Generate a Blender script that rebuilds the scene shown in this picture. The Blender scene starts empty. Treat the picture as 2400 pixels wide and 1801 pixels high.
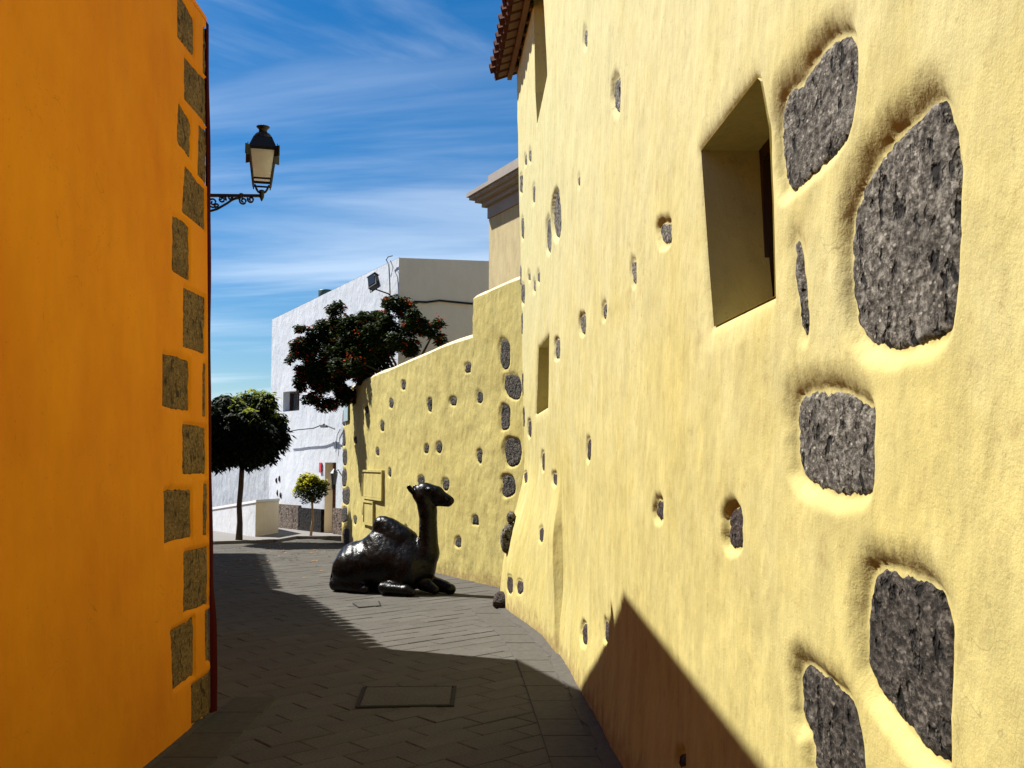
import bpy, math, random
import numpy as np
from mathutils import Vector, Matrix, noise as mnoise
R = math.radians
rnd = random.Random(7)
S = bpy.context.scene
COL = S.collection
# ------------------------------------------------------------------ camera, sky, sun, exposure
FPX = 2335.0; CAM_H = 1.6; PITCH = math.atan(185/2335.0)
cam = bpy.data.cameras.new('camera'); camo = bpy.data.objects.new('camera', cam); COL.objects.link(camo)
camo.location = (0, 0, CAM_H); camo.rotation_euler = (math.pi/2 + PITCH, 0, 0)
cam.sensor_width = 36; cam.lens = 36*FPX/2400; cam.clip_end = 2000; cam.clip_start = .02
S.camera = camo
SUN = Vector((-.72, .30, 1.0)).normalized()           # direction towards the sun
sun_el = math.asin(SUN.z); sun_az = math.atan2(SUN.x, SUN.y)
W = bpy.data.worlds.new('World'); S.world = W; W.use_nodes = True
wt = W.node_tree; wt.nodes.clear()
def wn(t, **k):
    n = wt.nodes.new(t)
    for a, b in k.items(): setattr(n, a, b)
    return n
def wl(a, b): wt.links.new(a, b)
sky = wn('ShaderNodeTexSky', sky_type='NISHITA', sun_disc=False, sun_elevation=sun_el, sun_rotation=sun_az)
sky.air_density = 1.0; sky.dust_density = .25; sky.ozone_density = 4.5
tc = wn('ShaderNodeTexCoord')
sep = wn('ShaderNodeSeparateXYZ'); wl(tc.outputs['Generated'], sep.inputs[0])
zz = wn('ShaderNodeMath', operation='ADD'); wl(sep.outputs[2], zz.inputs[0]); zz.inputs[1].default_value = .12
dx = wn('ShaderNodeMath', operation='DIVIDE'); wl(sep.outputs[0], dx.inputs[0]); wl(zz.outputs[0], dx.inputs[1])
dy = wn('ShaderNodeMath', operation='DIVIDE'); wl(sep.outputs[1], dy.inputs[0]); wl(zz.outputs[0], dy.inputs[1])
cmb = wn('ShaderNodeCombineXYZ'); wl(dx.outputs[0], cmb.inputs[0]); wl(dy.outputs[0], cmb.inputs[1])
def streak(rot, sc, nscale, lo, hi, off=0):
    m0 = wn('ShaderNodeMapping'); wl(cmb.outputs[0], m0.inputs[0]); m0.inputs['Rotation'].default_value = (0, 0, R(rot))
    mp = wn('ShaderNodeMapping'); wl(m0.outputs[0], mp.inputs[0])
    mp.inputs['Scale'].default_value = sc; mp.inputs['Location'].default_value = (off, off*.7, 0)
    nz = wn('ShaderNodeTexNoise'); wl(mp.outputs[0], nz.inputs['Vector']); nz.inputs['Scale'].default_value = nscale
    nz.inputs['Detail'].default_value = 7; nz.inputs['Roughness'].default_value = .56; nz.inputs['Distortion'].default_value = .4
    r = wn('ShaderNodeMapRange'); r.interpolation_type = 'SMOOTHSTEP'
    wl(nz.outputs['Fac'], r.inputs['Value']); r.inputs['From Min'].default_value = lo; r.inputs['From Max'].default_value = hi
    return r.outputs[0]
s1 = streak(-50, (.45, 1.5, 1), 1.0, .56, .92, 3.1)
s2 = streak(4, (.22, 1.1, 1), 1.3, .38, .66, 8.3)
low = wn('ShaderNodeMapRange'); wl(sep.outputs[2], low.inputs['Value'])
low.inputs['From Min'].default_value = .0; low.inputs['From Max'].default_value = .5
low.inputs['To Min'].default_value = 1.0; low.inputs['To Max'].default_value = .1
m2 = wn('ShaderNodeMath', operation='MULTIPLY'); wl(s2, m2.inputs[0]); wl(low.outputs[0], m2.inputs[1])
mx = wn('ShaderNodeMath', operation='MAXIMUM'); wl(s1, mx.inputs[0]); wl(m2.outputs[0], mx.inputs[1])
mf = wn('ShaderNodeMath', operation='MULTIPLY'); wl(mx.outputs[0], mf.inputs[0]); mf.inputs[1].default_value = .72
hs = wn('ShaderNodeHueSaturation'); wl(sky.outputs[0], hs.inputs['Color']); hs.inputs['Saturation'].default_value = 1.38; hs.inputs['Hue'].default_value = .5
mix = wn('ShaderNodeMixRGB'); wl(mf.outputs[0], mix.inputs[0]); wl(hs.outputs[0], mix.inputs[1]); mix.inputs[2].default_value = (9.5, 10.6, 11.8, 1)
bg = wn('ShaderNodeBackground'); wl(mix.outputs[0], bg.inputs[0]); bg.inputs[1].default_value = .05
wo = wn('ShaderNodeOutputWorld'); wl(bg.outputs[0], wo.inputs[0])
sl = bpy.data.lights.new('sun', 'SUN'); sl.energy = 5.0; sl.angle = R(.5); sl.color = (1, .965, .90)
so = bpy.data.objects.new('sun', sl); COL.objects.link(so); so.rotation_euler = SUN.to_track_quat('Z', 'Y').to_euler(); so.location = (0, 0, 20)
S.render.engine = 'CYCLES'
S.view_settings.view_transform = 'Standard'; S.view_settings.look = 'None'; S.view_settings.gamma = 1
S.view_settings.exposure = 1.15; S.view_settings.use_curve_mapping = False
S.cycles.max_bounces = 8; S.cycles.diffuse_bounces = 3

# ------------------------------------------------------------------ pixel -> place helpers (photo pixels of a 2400x1801 frame)
cP, sP = math.cos(PITCH), math.sin(PITCH)
def ray(u, v):
    a = (u-1200)/FPX; b = (900-v)/FPX
    return np.array([a, cP-b*sP, sP+b*cP])
def atY(u, v, Y):
    r = ray(u, v); return r*(Y/r[1]) + np.array([0, 0, CAM_H])
def atZ(u, v, z=0.0):
    r = ray(u, v); return r*((z-CAM_H)/r[2]) + np.array([0, 0, CAM_H])
def atPlane(u, v, p, n):
    r = ray(u, v); n = np.array(n, float); t = n.dot(np.array(p)-np.array([0, 0, CAM_H]))/n.dot(r)
    return r*t + np.array([0, 0, CAM_H])
def on_surf(u, v, fn, lo, hi, off=0.0):
    """first crossing of the ray with the surface X = fn(Y, z) + off"""
    r = ray(u, v); Y = np.linspace(lo, hi, 1600); t = Y/r[1]
    X = r[0]*t; Z = CAM_H + r[2]*t
    d = X - (fn(Y, Z)+off)
    k = np.where(np.sign(d[:-1]) != np.sign(d[1:]))[0]
    if len(k) == 0: i = int(np.argmin(abs(d))); return Y[i], Z[i]
    i = k[0]; f = d[i]/(d[i]-d[i+1]); return Y[i]+f*(Y[i+1]-Y[i]), Z[i]+f*(Z[i+1]-Z[i])
def sstep(x, a, b):
    t = np.clip((x-a)/(b-a), 0, 1); return t*t*(3-2*t)
_rs = np.random.RandomState(3)
def vnoise(x, y, seed=0, octs=4, pers=.5):
    """cheap 2-D value noise, -1..1"""
    rs = np.random.RandomState(seed); tab = rs.rand(256, 256)
    out = 0; amp = 1; tot = 0
    for o in range(octs):
        xs, ys = x*2**o+17.3*o, y*2**o+5.1*o
        xi, yi = np.floor(xs).astype(int), np.floor(ys).astype(int); fx, fy = xs-xi, ys-yi
        fx = fx*fx*(3-2*fx); fy = fy*fy*(3-2*fy)
        g = lambda i, j: tab[(xi+i) & 255, (yi+j) & 255]
        out = out + amp*((g(0,0)*(1-fx)+g(1,0)*fx)*(1-fy)+(g(0,1)*(1-fx)+g(1,1)*fx)*fy); tot += amp; amp *= pers
    return out/tot*2-1
def sdf_poly(px, py, poly):
    P = np.array(poly); d = np.full(px.shape, 1e9); inside = np.zeros(px.shape, bool); n = len(P)
    for i in range(n):
        a = P[i]; b = P[(i+1) % n]; e = b-a
        wx, wy = px-a[0], py-a[1]
        t = np.clip((wx*e[0]+wy*e[1])/(e.dot(e)+1e-12), 0, 1)
        d = np.minimum(d, (wx-e[0]*t)**2+(wy-e[1]*t)**2)
        c = ((a[1] > py) != (b[1] > py)) & (px < (b[0]-a[0])*(py-a[1])/(b[1]-a[1]+1e-12)+a[0])
        inside ^= c
    d = np.sqrt(d); return np.where(inside, -d, d)
def smooth_poly(poly, it=2):
    P = np.array(poly, float)
    for _ in range(it):
        Q = np.roll(P, -1, 0); P = np.stack([.75*P+.25*Q, .25*P+.75*Q], 1).reshape(-1, 2)
    return P
# ------------------------------------------------------------------ object helpers
def tag(o, label=None, cat=None, group=None, kind=None):
    if label: o['label'] = label
    if cat: o['category'] = cat
    if group: o['group'] = group
    if kind: o['kind'] = kind
    return o
def thing(name, label, cat, loc=(0, 0, 0), group=None):
    o = bpy.data.objects.new(name, None); COL.objects.link(o); o.location = loc; o.empty_display_size = .2
    return tag(o, label, cat, group)
def mobj(name, verts, faces, mat, parent=None, smooth=False):
    me = bpy.data.meshes.new(name)
    me.from_pydata([tuple(map(float, v)) for v in verts], [], [tuple(int(i) for i in f) for f in faces]); me.update()
    return link(name, me, mat, parent, smooth)
def npmesh(name, V, Q, mat, parent=None, smooth=True):
    """fast quad mesh"""
    me = bpy.data.meshes.new(name); V = np.asarray(V, np.float32); Q = np.asarray(Q, np.int32)
    k = Q.shape[1]
    me.vertices.add(len(V)); me.vertices.foreach_set('co', V.ravel())
    me.loops.add(Q.size); me.loops.foreach_set('vertex_index', Q.ravel())
    me.polygons.add(len(Q)); me.polygons.foreach_set('loop_start', np.arange(0, Q.size, k, dtype=np.int32))
    me.polygons.foreach_set('loop_total', np.full(len(Q), k, np.int32))
    me.update(calc_edges=True); me.validate()
    return link(name, me, mat, parent, smooth)
def link(name, me, mat, parent=None, smooth=False):
    if mat and not me.materials: me.materials.append(mat)
    if smooth: me.polygons.foreach_set('use_smooth', [True]*len(me.polygons))
    o = bpy.data.objects.new(name, me); COL.objects.link(o)
    if parent:
        o.parent = parent
        if parent.type == 'EMPTY' or True: o.matrix_parent_inverse = parent_world(parent).inverted()
    return o
def parent_world(p):
    m = p.matrix_basis.copy()
    q = p
    while q.parent:
        m = q.parent.matrix_basis @ (q.matrix_parent_inverse @ m) if q.parent else m
        q = q.parent
    return m
class MB:
    def __init__(s): s.v = []; s.f = []
    def add(s, vs, fs):
        n = len(s.v); s.v += [tuple(v) for v in vs]; s.f += [tuple(i+n for i in f) for f in fs]; return s
    def box(s, x0, x1, y0, y1, z0, z1, M=None, taper=0):
        c = [(x0,y0,z0),(x1,y0,z0),(x1,y1,z0),(x0,y1,z0),(x0+taper,y0+taper,z1),(x1-taper,y0+taper,z1),(x1-taper,y1-taper,z1),(x0+taper,y1-taper,z1)]
        if M is not None: c = [tuple(M @ Vector(p)) for p in c]
        return s.add(c, [(0,3,2,1),(4,5,6,7),(0,1,5,4),(1,2,6,5),(2,3,7,6),(3,0,4,7)])
    def tube(s, pts, r, n=8, cap=True):
        pts = [Vector(p) for p in pts]; rs = r if isinstance(r, (list, tuple)) else [r]*len(pts)
        base = len(s.v); up = Vector((0, 0, 1))
        for i, p in enumerate(pts):
            d = (pts[min(i+1, len(pts)-1)]-pts[max(i-1, 0)]).normalized()
            a = d.cross(up) if abs(d.dot(up)) < .95 else d.cross(Vector((1, 0, 0)))
            a.normalize(); b = d.cross(a)
            for k in range(n):
                t = 2*math.pi*k/n; s.v.append(tuple(p+(a*math.cos(t)+b*math.sin(t))*rs[i]))
        for i in range(len(pts)-1):
            for k in range(n):
                s.f.append((base+i*n+k, base+i*n+(k+1) % n, base+(i+1)*n+(k+1) % n, base+(i+1)*n+k))
        if cap:
            s.f.append(tuple(base+k for k in range(n))[::-1]); s.f.append(tuple(base+(len(pts)-1)*n+k for k in range(n)))
        return s
    def lathe(s, c, prof, n=16, square=False, rot=0):
        base = len(s.v)
        for (r, z) in prof:
            for k in range(n):
                t = 2*math.pi*k/n+rot
                s.v.append((c[0]+r*math.cos(t), c[1]+r*math.sin(t), c[2]+z))
        for i in range(len(prof)-1):
            for k in range(n):
                s.f.append((base+i*n+k, base+i*n+(k+1) % n, base+(i+1)*n+(k+1) % n, base+(i+1)*n+k))
        s.f.append(tuple(base+k for k in range(n))[::-1]); s.f.append(tuple(base+(len(prof)-1)*n+k for k in range(n)))
        return s
    def build(s, name, mat, parent=None, smooth=False): return mobj(name, s.v, s.f, mat, parent, smooth)
def surface_nets(F, org, h):
    nx, ny, nz = F.shape; ins = F < 0
    acc = np.zeros((nx-1, ny-1, nz-1, 3)); cnt = np.zeros((nx-1, ny-1, nz-1))
    cor = [(i, j, k) for i in (0, 1) for j in (0, 1) for k in (0, 1)]
    sl_ = lambda c: tuple(slice(a, a+n-1) for a, n in zip(c, (nx, ny, nz)))
    for a in cor:
        for ax in range(3):
            if a[ax]: continue
            b = list(a); b[ax] = 1; fa, fb = F[sl_(a)], F[sl_(b)]
            m = (fa < 0) != (fb < 0); t = np.where(m, fa/np.where(m, fa-fb, 1), 0)
            p = np.zeros(fa.shape+(3,)); 
            for q in range(3): p[..., q] = a[q]
            p[..., ax] += t
            acc += p*m[..., None]; cnt += m
    m = cnt > 0; idx = -np.ones(m.shape, int); idx[m] = np.arange(m.sum())
    g = np.stack(np.meshgrid(*[np.arange(n-1) for n in (nx, ny, nz)], indexing='ij'), -1)
    V = (g[m]+acc[m]/cnt[m][:, None])*h+np.array(org)
    Q = []
    for ax in range(3):
        s0 = [slice(1, -1)]*3; s0[ax] = slice(0, -1); s1_ = [slice(1, -1)]*3; s1_[ax] = slice(1, None)
        A, B = ins[tuple(s0)], ins[tuple(s1_)]
        o1, o2 = [(1, 2), (2, 0), (0, 1)][ax]
        for flip in (False, True):
            w = np.argwhere((A & ~B) if not flip else (~A & B))
            if len(w) == 0: continue
            w = w + np.array([0 if q == ax else 1 for q in range(3)])
            c = []
            for (p, q) in ((0, 0), (1, 0), (1, 1), (0, 1)):
                z = w.copy(); z[:, o1] -= p; z[:, o2] -= q; c.append(idx[z[:, 0], z[:, 1], z[:, 2]])
            if flip: c = c[::-1]
            Q.append(np.stack(c, 1))
    return V, np.concatenate(Q)
# ------------------------------------------------------------------ materials
class NT:
    def __init__(s, name):
        s.m = bpy.data.materials.new(name); s.m.use_nodes = True; s.t = s.m.node_tree
        s.b = s.t.nodes['Principled BSDF']; s.tc = s.t.nodes.new('ShaderNodeTexCoord'); s.bump = None
    def n(s, t, **k):
        x = s.t.nodes.new(t)
        for a, b in k.items(): setattr(x, a, b)
        return x
    def l(s, a, b): s.t.links.new(a, b)
    def noise(s, scale, detail=5, rough=.55, stretch=(1, 1, 1), dist=0, coord='Object'):
        mp = s.n('ShaderNodeMapping'); s.l(s.tc.outputs[coord], mp.inputs[0]); mp.inputs['Scale'].default_value = stretch
        z = s.n('ShaderNodeTexNoise'); s.l(mp.outputs[0], z.inputs['Vector']); z.inputs['Scale'].default_value = scale
        z.inputs['Detail'].default_value = detail; z.inputs['Roughness'].default_value = rough; z.inputs['Distortion'].default_value = dist
        return z.outputs['Fac']
    def voro(s, scale, stretch=(1, 1, 1), feature='F1'):
        mp = s.n('ShaderNodeMapping'); s.l(s.tc.outputs['Object'], mp.inputs[0]); mp.inputs['Scale'].default_value = stretch
        z = s.n('ShaderNodeTexVoronoi', feature=feature); s.l(mp.outputs[0], z.inputs['Vector']); z.inputs['Scale'].default_value = scale
        return z.outputs['Distance']
    def ramp(s, fac, stops):
        r = s.n('ShaderNodeValToRGB'); s.l(fac, r.inputs[0]); e = r.color_ramp.elements
        while len(e) < len(stops): e.new(.5)
        for q, (p, c) in zip(e, stops): q.position = p; q.color = (*c, 1) if len(c) == 3 else c
        return r.outputs[0]
    def mix(s, fac, a, b, mode='MIX'):
        x = s.n('ShaderNodeMixRGB', blend_type=mode)
        for i, v in enumerate((fac, a, b)):
            if hasattr(v, 'is_linked') or isinstance(v, bpy.types.NodeSocket): s.l(v, x.inputs[i])
            else: x.inputs[i].default_value = v if i == 0 else (*v, 1)
        return x.outputs[0]
    def color(s, v):
        if isinstance(v, tuple): s.b.inputs['Base Color'].default_value = (*v, 1)
        else: s.l(v, s.b.inputs['Base Color'])
        return s
    def addbump(s, h, strength, dist=.01):
        bp = s.n('ShaderNodeBump'); s.l(h, bp.inputs['Height']); bp.inputs['Strength'].default_value = strength; bp.inputs['Distance'].default_value = dist
        if s.bump: s.l(s.bump, bp.inputs['Normal'])
        s.bump = bp.outputs[0]; s.l(s.bump, s.b.inputs['Normal']); return s
    def set(s, rough=.8, metal=0, spec=.3):
        s.b.inputs['Roughness'].default_value = rough; s.b.inputs['Metallic'].default_value = metal
        s.b.inputs['Specular IOR Level'].default_value = spec; return s
def g3(c, k): return tuple(min(1, x*k) for x in c)
def plaster(name, c, c2, grime=True, bumpk=1.0, streak=.42):
    m = NT(name)
    n1 = m.noise(1.1, 6, .6); n2 = m.noise(7, 5, .6, (1, 1, .35)); n3 = m.noise(160, 3, .6)
    base = m.mix(m.ramp(n1, [(.35, (0, 0, 0)), (.68, (1, 1, 1))]), c, c2)
    st = m.ramp(n2, [(.38, (0, 0, 0)), (.62, (1, 1, 1))])
    base = m.mix(streak, base, m.mix(st, g3(c, .72), g3(c, 1.12)), 'MIX')
    if name == 'yellow_plaster':
        s0_ = m.n('ShaderNodeSeparateXYZ'); m.l(m.tc.outputs['Object'], s0_.inputs[0])
        r0 = m.n('ShaderNodeMapRange'); m.l(s0_.outputs[2], r0.inputs['Value']); r0.inputs['From Min'].default_value = .9; r0.inputs['From Max'].default_value = 3.4; r0.inputs['To Min'].default_value = -.25; r0.inputs['To Max'].default_value = .30
        a0 = m.n('ShaderNodeMath', operation='ADD'); m.l(r0.outputs[0], a0.inputs[0]); m.l(m.noise(2.3, 6, .65), a0.inputs[1])
        base = m.mix(m.ramp(a0.outputs[0], [(.35, (0, 0, 0)), (.8, (.75, .75, .75))]), base, (.455, .418, .220))
    if grime:
        sp = m.n('ShaderNodeSeparateXYZ'); m.l(m.tc.outputs['Object'], sp.inputs[0])
        r = m.n('ShaderNodeMapRange'); m.l(sp.outputs[2], r.inputs['Value']); r.inputs['From Min'].default_value = 0.0; r.inputs['From Max'].default_value = .28
        r.inputs['To Min'].default_value = .30; r.inputs['To Max'].default_value = 0
        g = m.noise(9, 6, .7)
        mm = m.n('ShaderNodeMath', operation='ADD'); m.l(r.outputs[0], mm.inputs[0]); m.l(g, mm.inputs[1])
        f = m.ramp(mm.outputs[0], [(.58, (0, 0, 0)), (.84, (.8, .8, .8))])
        base = m.mix(f, base, (.23, .15, .06))
    sp2 = m.ramp(m.noise(46, 2, .5), [(.27, (1, 1, 1)), (.31, (0, 0, 0))])
    base = m.mix(m.mix(.35, (0, 0, 0), sp2), base, g3(c, .45))
    m.color(base).set(.88, 0, .2)
    m.addbump(m.noise(3.2, 4, .55, (1, 1, .6)), .5*bumpk, .05)
    m.addbump(m.noise(16, 5, .6, (1, 1, .45)), .5*bumpk, .012)
    m.addbump(n3, .55*bumpk, .0022); m.addbump(m.noise(60, 4, .65), .22*bumpk, .004)
    wav = m.noise(2.2, 3, .5, dist=2.5); ck = m.ramp(wav, [(.497, (0, 0, 0)), (.5, (1, 1, 1)), (.503, (0, 0, 0))]); pm_ = m.ramp(m.noise(.9, 2), [(.56, (0, 0, 0)), (.6, (1, 1, 1))])
    base = m.mix(m.mix(.55, (0, 0, 0), m.mix(1, ck, pm_, 'MULTIPLY')), base, g3(c, .4)); m.color(base)
    return m.m
def stone(name, dark, mid, light, scale=1.0, pits=True, bumpk=1.0):
    m = NT(name)
    a = m.noise(75*scale, 6, .8, (1, .55, .9)); b = m.noise(6*scale, 4, .6); c = m.voro(42*scale, (1, .6, .9))
    base = m.ramp(a, [(.40, dark), (.5, mid), (.60, light)])
    base = m.mix(m.ramp(b, [(.4, (0, 0, 0)), (.65, (.5, .5, .5))]), base, dark)
    fl = m.ramp(m.voro(48*scale, (1, .6, 1)), [(.12, (1, 1, 1)), (.2, (0, 0, 0))])
    base = m.mix(m.mix(.6, (0, 0, 0), fl), base, g3(light, 1.7))
    m.color(base).set(.9, 0, .25)
    m.addbump(a, 1.0*bumpk, .010); m.addbump(c, .9*bumpk, .012)
    if pits:
        p = m.ramp(m.noise(24*scale, 3, .5, (1, 1, .7)), [(.33, (0, 0, 0)), (.42, (1, 1, 1))])
        base = m.mix(p, g3(dark, .5), base); m.color(base); m.addbump(p, 1.0*bumpk, .03)
    return m.m
def plain(name, c, rough=.7, metal=0, spec=.4, var=.25, nscale=12, bump=.2):
    m = NT(name); n = m.noise(nscale, 5, .6)
    m.color(m.mix(n, g3(c, 1-var), g3(c, 1+var))).set(rough, metal, spec)
    if bump: m.addbump(m.noise(nscale*6, 4, .6), bump, .004)
    return m.m
YEL = plaster('yellow_plaster', (.44, .380, .150), (.395, .322, .092))
YEL2 = plaster('garden_wall_plaster', (.43, .365, .128), (.385, .312, .092), bumpk=1.3, streak=.4)
CREAM = plain('cream_coping_paint', (.55, .42, .24), .8)
ORG = plaster('orange_plaster', (.74, .272, .002), (.62, .195, .0015), grime=False, bumpk=.7, streak=.12)
RED = plain('corner_shade_red', (.05, .0015, .0008), .85, spec=.1)  # shade of the turned corner put into the colour
BAS = stone('basalt', (.018, .0145, .011), (.108, .096, .078), (.27, .25, .21))
BASB = stone('brown_basalt', (.012, .009, .008), (.045, .032, .027), (.10, .075, .062), 1.3)
BASD = stone('dark_basalt', (.010, .008, .006), (.044, .037, .030), (.14, .122, .10))
QST = stone('quoin_tuff', (.065, .040, .016), (.17, .105, .040), (.24, .155, .062), .8, bumpk=.5)
WHT = plaster('white_lime_plaster', (.57, .60, .64), (.51, .55, .60), grime=False, bumpk=1.2, streak=.1)
BEI = plaster('shade_beige_plaster', (.84, .74, .55), (.80, .70, .51), grime=False, bumpk=.8, streak=.1)  # white plaster's shaded faces, warm bounce light put into the colour
TAN = plaster('tan_render', (.42, .345, .185), (.38, .31, .16), grime=False, bumpk=.6)
CORN = plain('grey_cornice_stone', (.24, .21, .18), .85, var=.2, nscale=5)
TILE = plain('clay_roof_tile', (.05, .019, .012), .9, spec=.1, var=.4, nscale=9)
WOOD = plain('eave_timber', (.14, .07, .028), .8)
SHUT = plain('dark_brown_shutter', (.035, .014, .01), .6)
IRON = plain('black_iron', (.012, .012, .014), .45, .3, .5, bump=.05)
GRAYP = plain('grey_enamel', (.08, .085, .09), .4, .2)
LBOX = plain('pale_plaque', (.24, .33, .36), .5)

# ------------------------------------------------------------------ right-hand yellow building: long leaning wall
_Y = np.array([-4., 1.0, 1.6, 3.4, 5.4, 5.8, 6.95, 7.5, 8.5, 9.5, 10.5, 11.7, 12.5])
_X = np.array([1.12, .845, .81, .705, .60, .58, .50, .465, .405, .33, .24, .125, .04])
_pc = np.polyfit(_Y, _X, 5)
YK = 8.45
def wall_x(Y, Z):
    Y = np.asarray(Y, float); Z = np.asarray(Z, float)
    x = np.polyval(_pc, np.clip(Y, -4, 12.5)) - .02*(Z-1.6)
    x = x - .05*(1-sstep(Z, 0, .7))
    g = 1-sstep(Z, .40, 1.68)
    x = x - .26*sstep(Y, YK-.1, 11.5)**1.1*g
    # a lip where the far, patched skin of the wall starts
    lip = sstep(Y, YK-.012, YK+.012)*(1-sstep(Y, YK+.25, YK+1.0))*sstep(Z, -.25, .75)*(1-sstep(Z, .9, 1.5))
    return x - .08*lip
YC = 11.62      # far corner of the wall
def px_poly(pts, fn, lo, hi, off=0):
    return [on_surf(u, v, fn, lo, hi, off) for u, v in pts]
def ell(u, v, a, b, n=12, jit=.16, r=rnd):
    sq = lambda c: math.copysign(abs(c)**.72, c)
    return [(u+a*sq(math.cos(t))*(1+r.uniform(-jit, jit)), v+b*sq(math.sin(t))*(1+r.uniform(-jit, jit))) for t in [2*math.pi*k/n for k in range(n)]]
c4 = lambda L: [(1780+x/1.845, y/1.845) for x, y in L]
c5 = lambda L: [(1780+x/1.745, 850+y/1.745) for x, y in L]
big = [
 c4([(145,385),(190,370),(250,260),(345,150),(420,155),(442,200),(455,380),(430,520),(400,610),(240,770),(150,850),(125,780),(108,600),(118,450)]),
 c4([(820,410),(850,470),(880,620),(900,800),(908,1000),(905,1150),(885,1330),(860,1430),(800,1475),(700,1500),(620,1535),(480,1490),(430,1420),(410,1280),(400,1120),(410,950),(440,850),(510,700),(600,600),(690,510),(760,440)]),
 c4([(158,1030),(185,1030),(202,1200),(217,1450),(190,1465),(172,1350),(160,1150)]),
 c5([(175,125),(280,103),(370,120),(440,160),(490,190),(495,350),(498,540),(420,555),(340,558),(190,480),(170,330),(163,220)]),
 c5([(520,830),(600,850),(720,890),(790,960),(815,1080),(825,1300),(828,1640),(800,1660),(690,1570),(600,1460),(480,1310),(455,1120),(460,1000),(485,870)]),
 c5([(200,1225),(240,1240),(330,1310),(405,1370),(430,1450),(465,1580),(480,1720),(250,1700),(240,1600),(230,1520),(195,1470),(185,1350),(185,1270)])]
small = [(1375,90,4,22),(1449,224,9,44),(1308,506,9,55),(1288,553,5,42),(1565,548,13,30),(1364,425,3,16),(1254,455,3,22),
 (1232,375,2.5,13),(1245,365,2.5,15),(1492,638,5,31),(1370,760,6,23),(1423,731,4,19),(1311,820,5,24),(1244,648,2.5,11),(1266,650,2.5,13),
 (1256,670,2.5,16),(1244,1004,4,20),(1386,1053,5,26),(1276,1082,3.5,22),(1302,1123,5,16),(1231,1119,3.5,15),(1554,1197,9,27),
 (1729,1238,18,50),(1270,1253,4,18),(1217,1376,6,18),(1194,1370,6,21),(1374,1488,6,28),(1430,1480,5,26),(1604,1783,10,22),
 (1219,646,3,25),(1226,688,4,26),(1222,758,3,28),(1224,901,3,30),(1227,977,3,24),(1225,535,3,28),(1222,430,3,24)]
# recesses: list of (poly in (Y,z), depth, inner soft, outer soft)
rec = []; stones = []
for p in big:
    q = smooth_poly(px_poly(p, wall_x, 1.2, 12, .032 if len(p) > 8 else .01)); rec.append((q, .030 if len(p) > 8 else .013, .060)); stones.append((q, .030 if len(p) > 8 else .013, BASD if p in big[4:] else BAS))
for u, v, a, b in small:
    y0, z0 = on_surf(u, v, wall_x, 1.2, 12)
    gr = (u-1200)/FPX + .075
    D = min(.035, .055*max(gr, .2)/.2*.7)
    if u < 1235: D = .012
    q = smooth_poly(px_poly(ell(u+1, v, a*1.25, b), wall_x, 1.2, YC+.02, D*.6), 1)
    w = max(t[0] for t in q)-min(t[0] for t in q); D = min(D, .3*w*gr+.006)
    rec.append((q, D, .032 if u > 1240 else .02)); stones.append((q, D, BAS if v < 900 else BASB))
win = [px_poly([(1638,353),(1769,183),(1776,190),(1796,300),(1804,480),(1809,694),(1668,765),(1655,600)], wall_x, 1.2, 12),
       px_poly([(1261,816),(1286,785),(1284,952),(1256,970)], wall_x, 1.2, 12),
       px_poly([(1244,-150),(1267,-170),(1272,0),(1281,174),(1257,288),(1253,216),(1249,0)], wall_x, 1.2, 12)]
# adaptive grid
ys = [-3.0]
while ys[-1] < 1.0: ys.append(ys[-1]+.1)
while ys[-1] < YC: ys.append(ys[-1]+max(.004, ys[-1]*.0026))
ys = np.array(ys); ys[-1] = YC
zs = np.concatenate([np.arange(-.05, .6, .009), np.arange(.6, 3.3, .0085), np.arange(3.3, 6.55, .022), [6.6]])
GY, GZ = np.meshgrid(ys, zs, indexing='ij')
def snap(GY, GZ, poly, tol):
    """pull grid corners close to the outline onto it so that openings get clean edges"""
    P = np.array(poly); n = len(P)
    b = (GY > P[:, 0].min()-.1) & (GY < P[:, 0].max()+.1) & (GZ > P[:, 1].min()-.1) & (GZ < P[:, 1].max()+.1)
    ii = np.argwhere(b)
    for i, j in ii:
        y, z = GY[i, j], GZ[i, j]; best = 9; bp = None
        for k in range(n):
            a = P[k]; e = P[(k+1) % n]-a; t = max(0, min(1, ((y-a[0])*e[0]+(z-a[1])*e[1])/(e[0]**2+e[1]**2)))
            qy, qz = a[0]+e[0]*t, a[1]+e[1]*t; d = math.hypot(y-qy, z-qz)
            if d < best: best = d; bp = (qy, qz)
        hy = (ys[min(i+1, len(ys)-1)]-ys[i]); hz = (zs[min(j+1, len(zs)-1)]-zs[j])
        if best < .56*max(hy, hz): GY[i, j], GZ[i, j] = bp
    return GY, GZ
GYs, GZs = GY.copy(), GZ.copy()
hole = np.zeros((len(ys)-1, len(zs)-1), bool)
for w in win:
    snap(GYs, GZs, w, 1)
    cy = (GYs[:-1, :-1]+GYs[1:, 1:]+GYs[1:, :-1]+GYs[:-1, 1:])/4; cz = (GZs[:-1, :-1]+GZs[1:, 1:]+GZs[1:, :-1]+GZs[:-1, 1:])/4
    hole |= sdf_poly(cy, cz, w) < 0
GY, GZ = GYs, GZs
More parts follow.
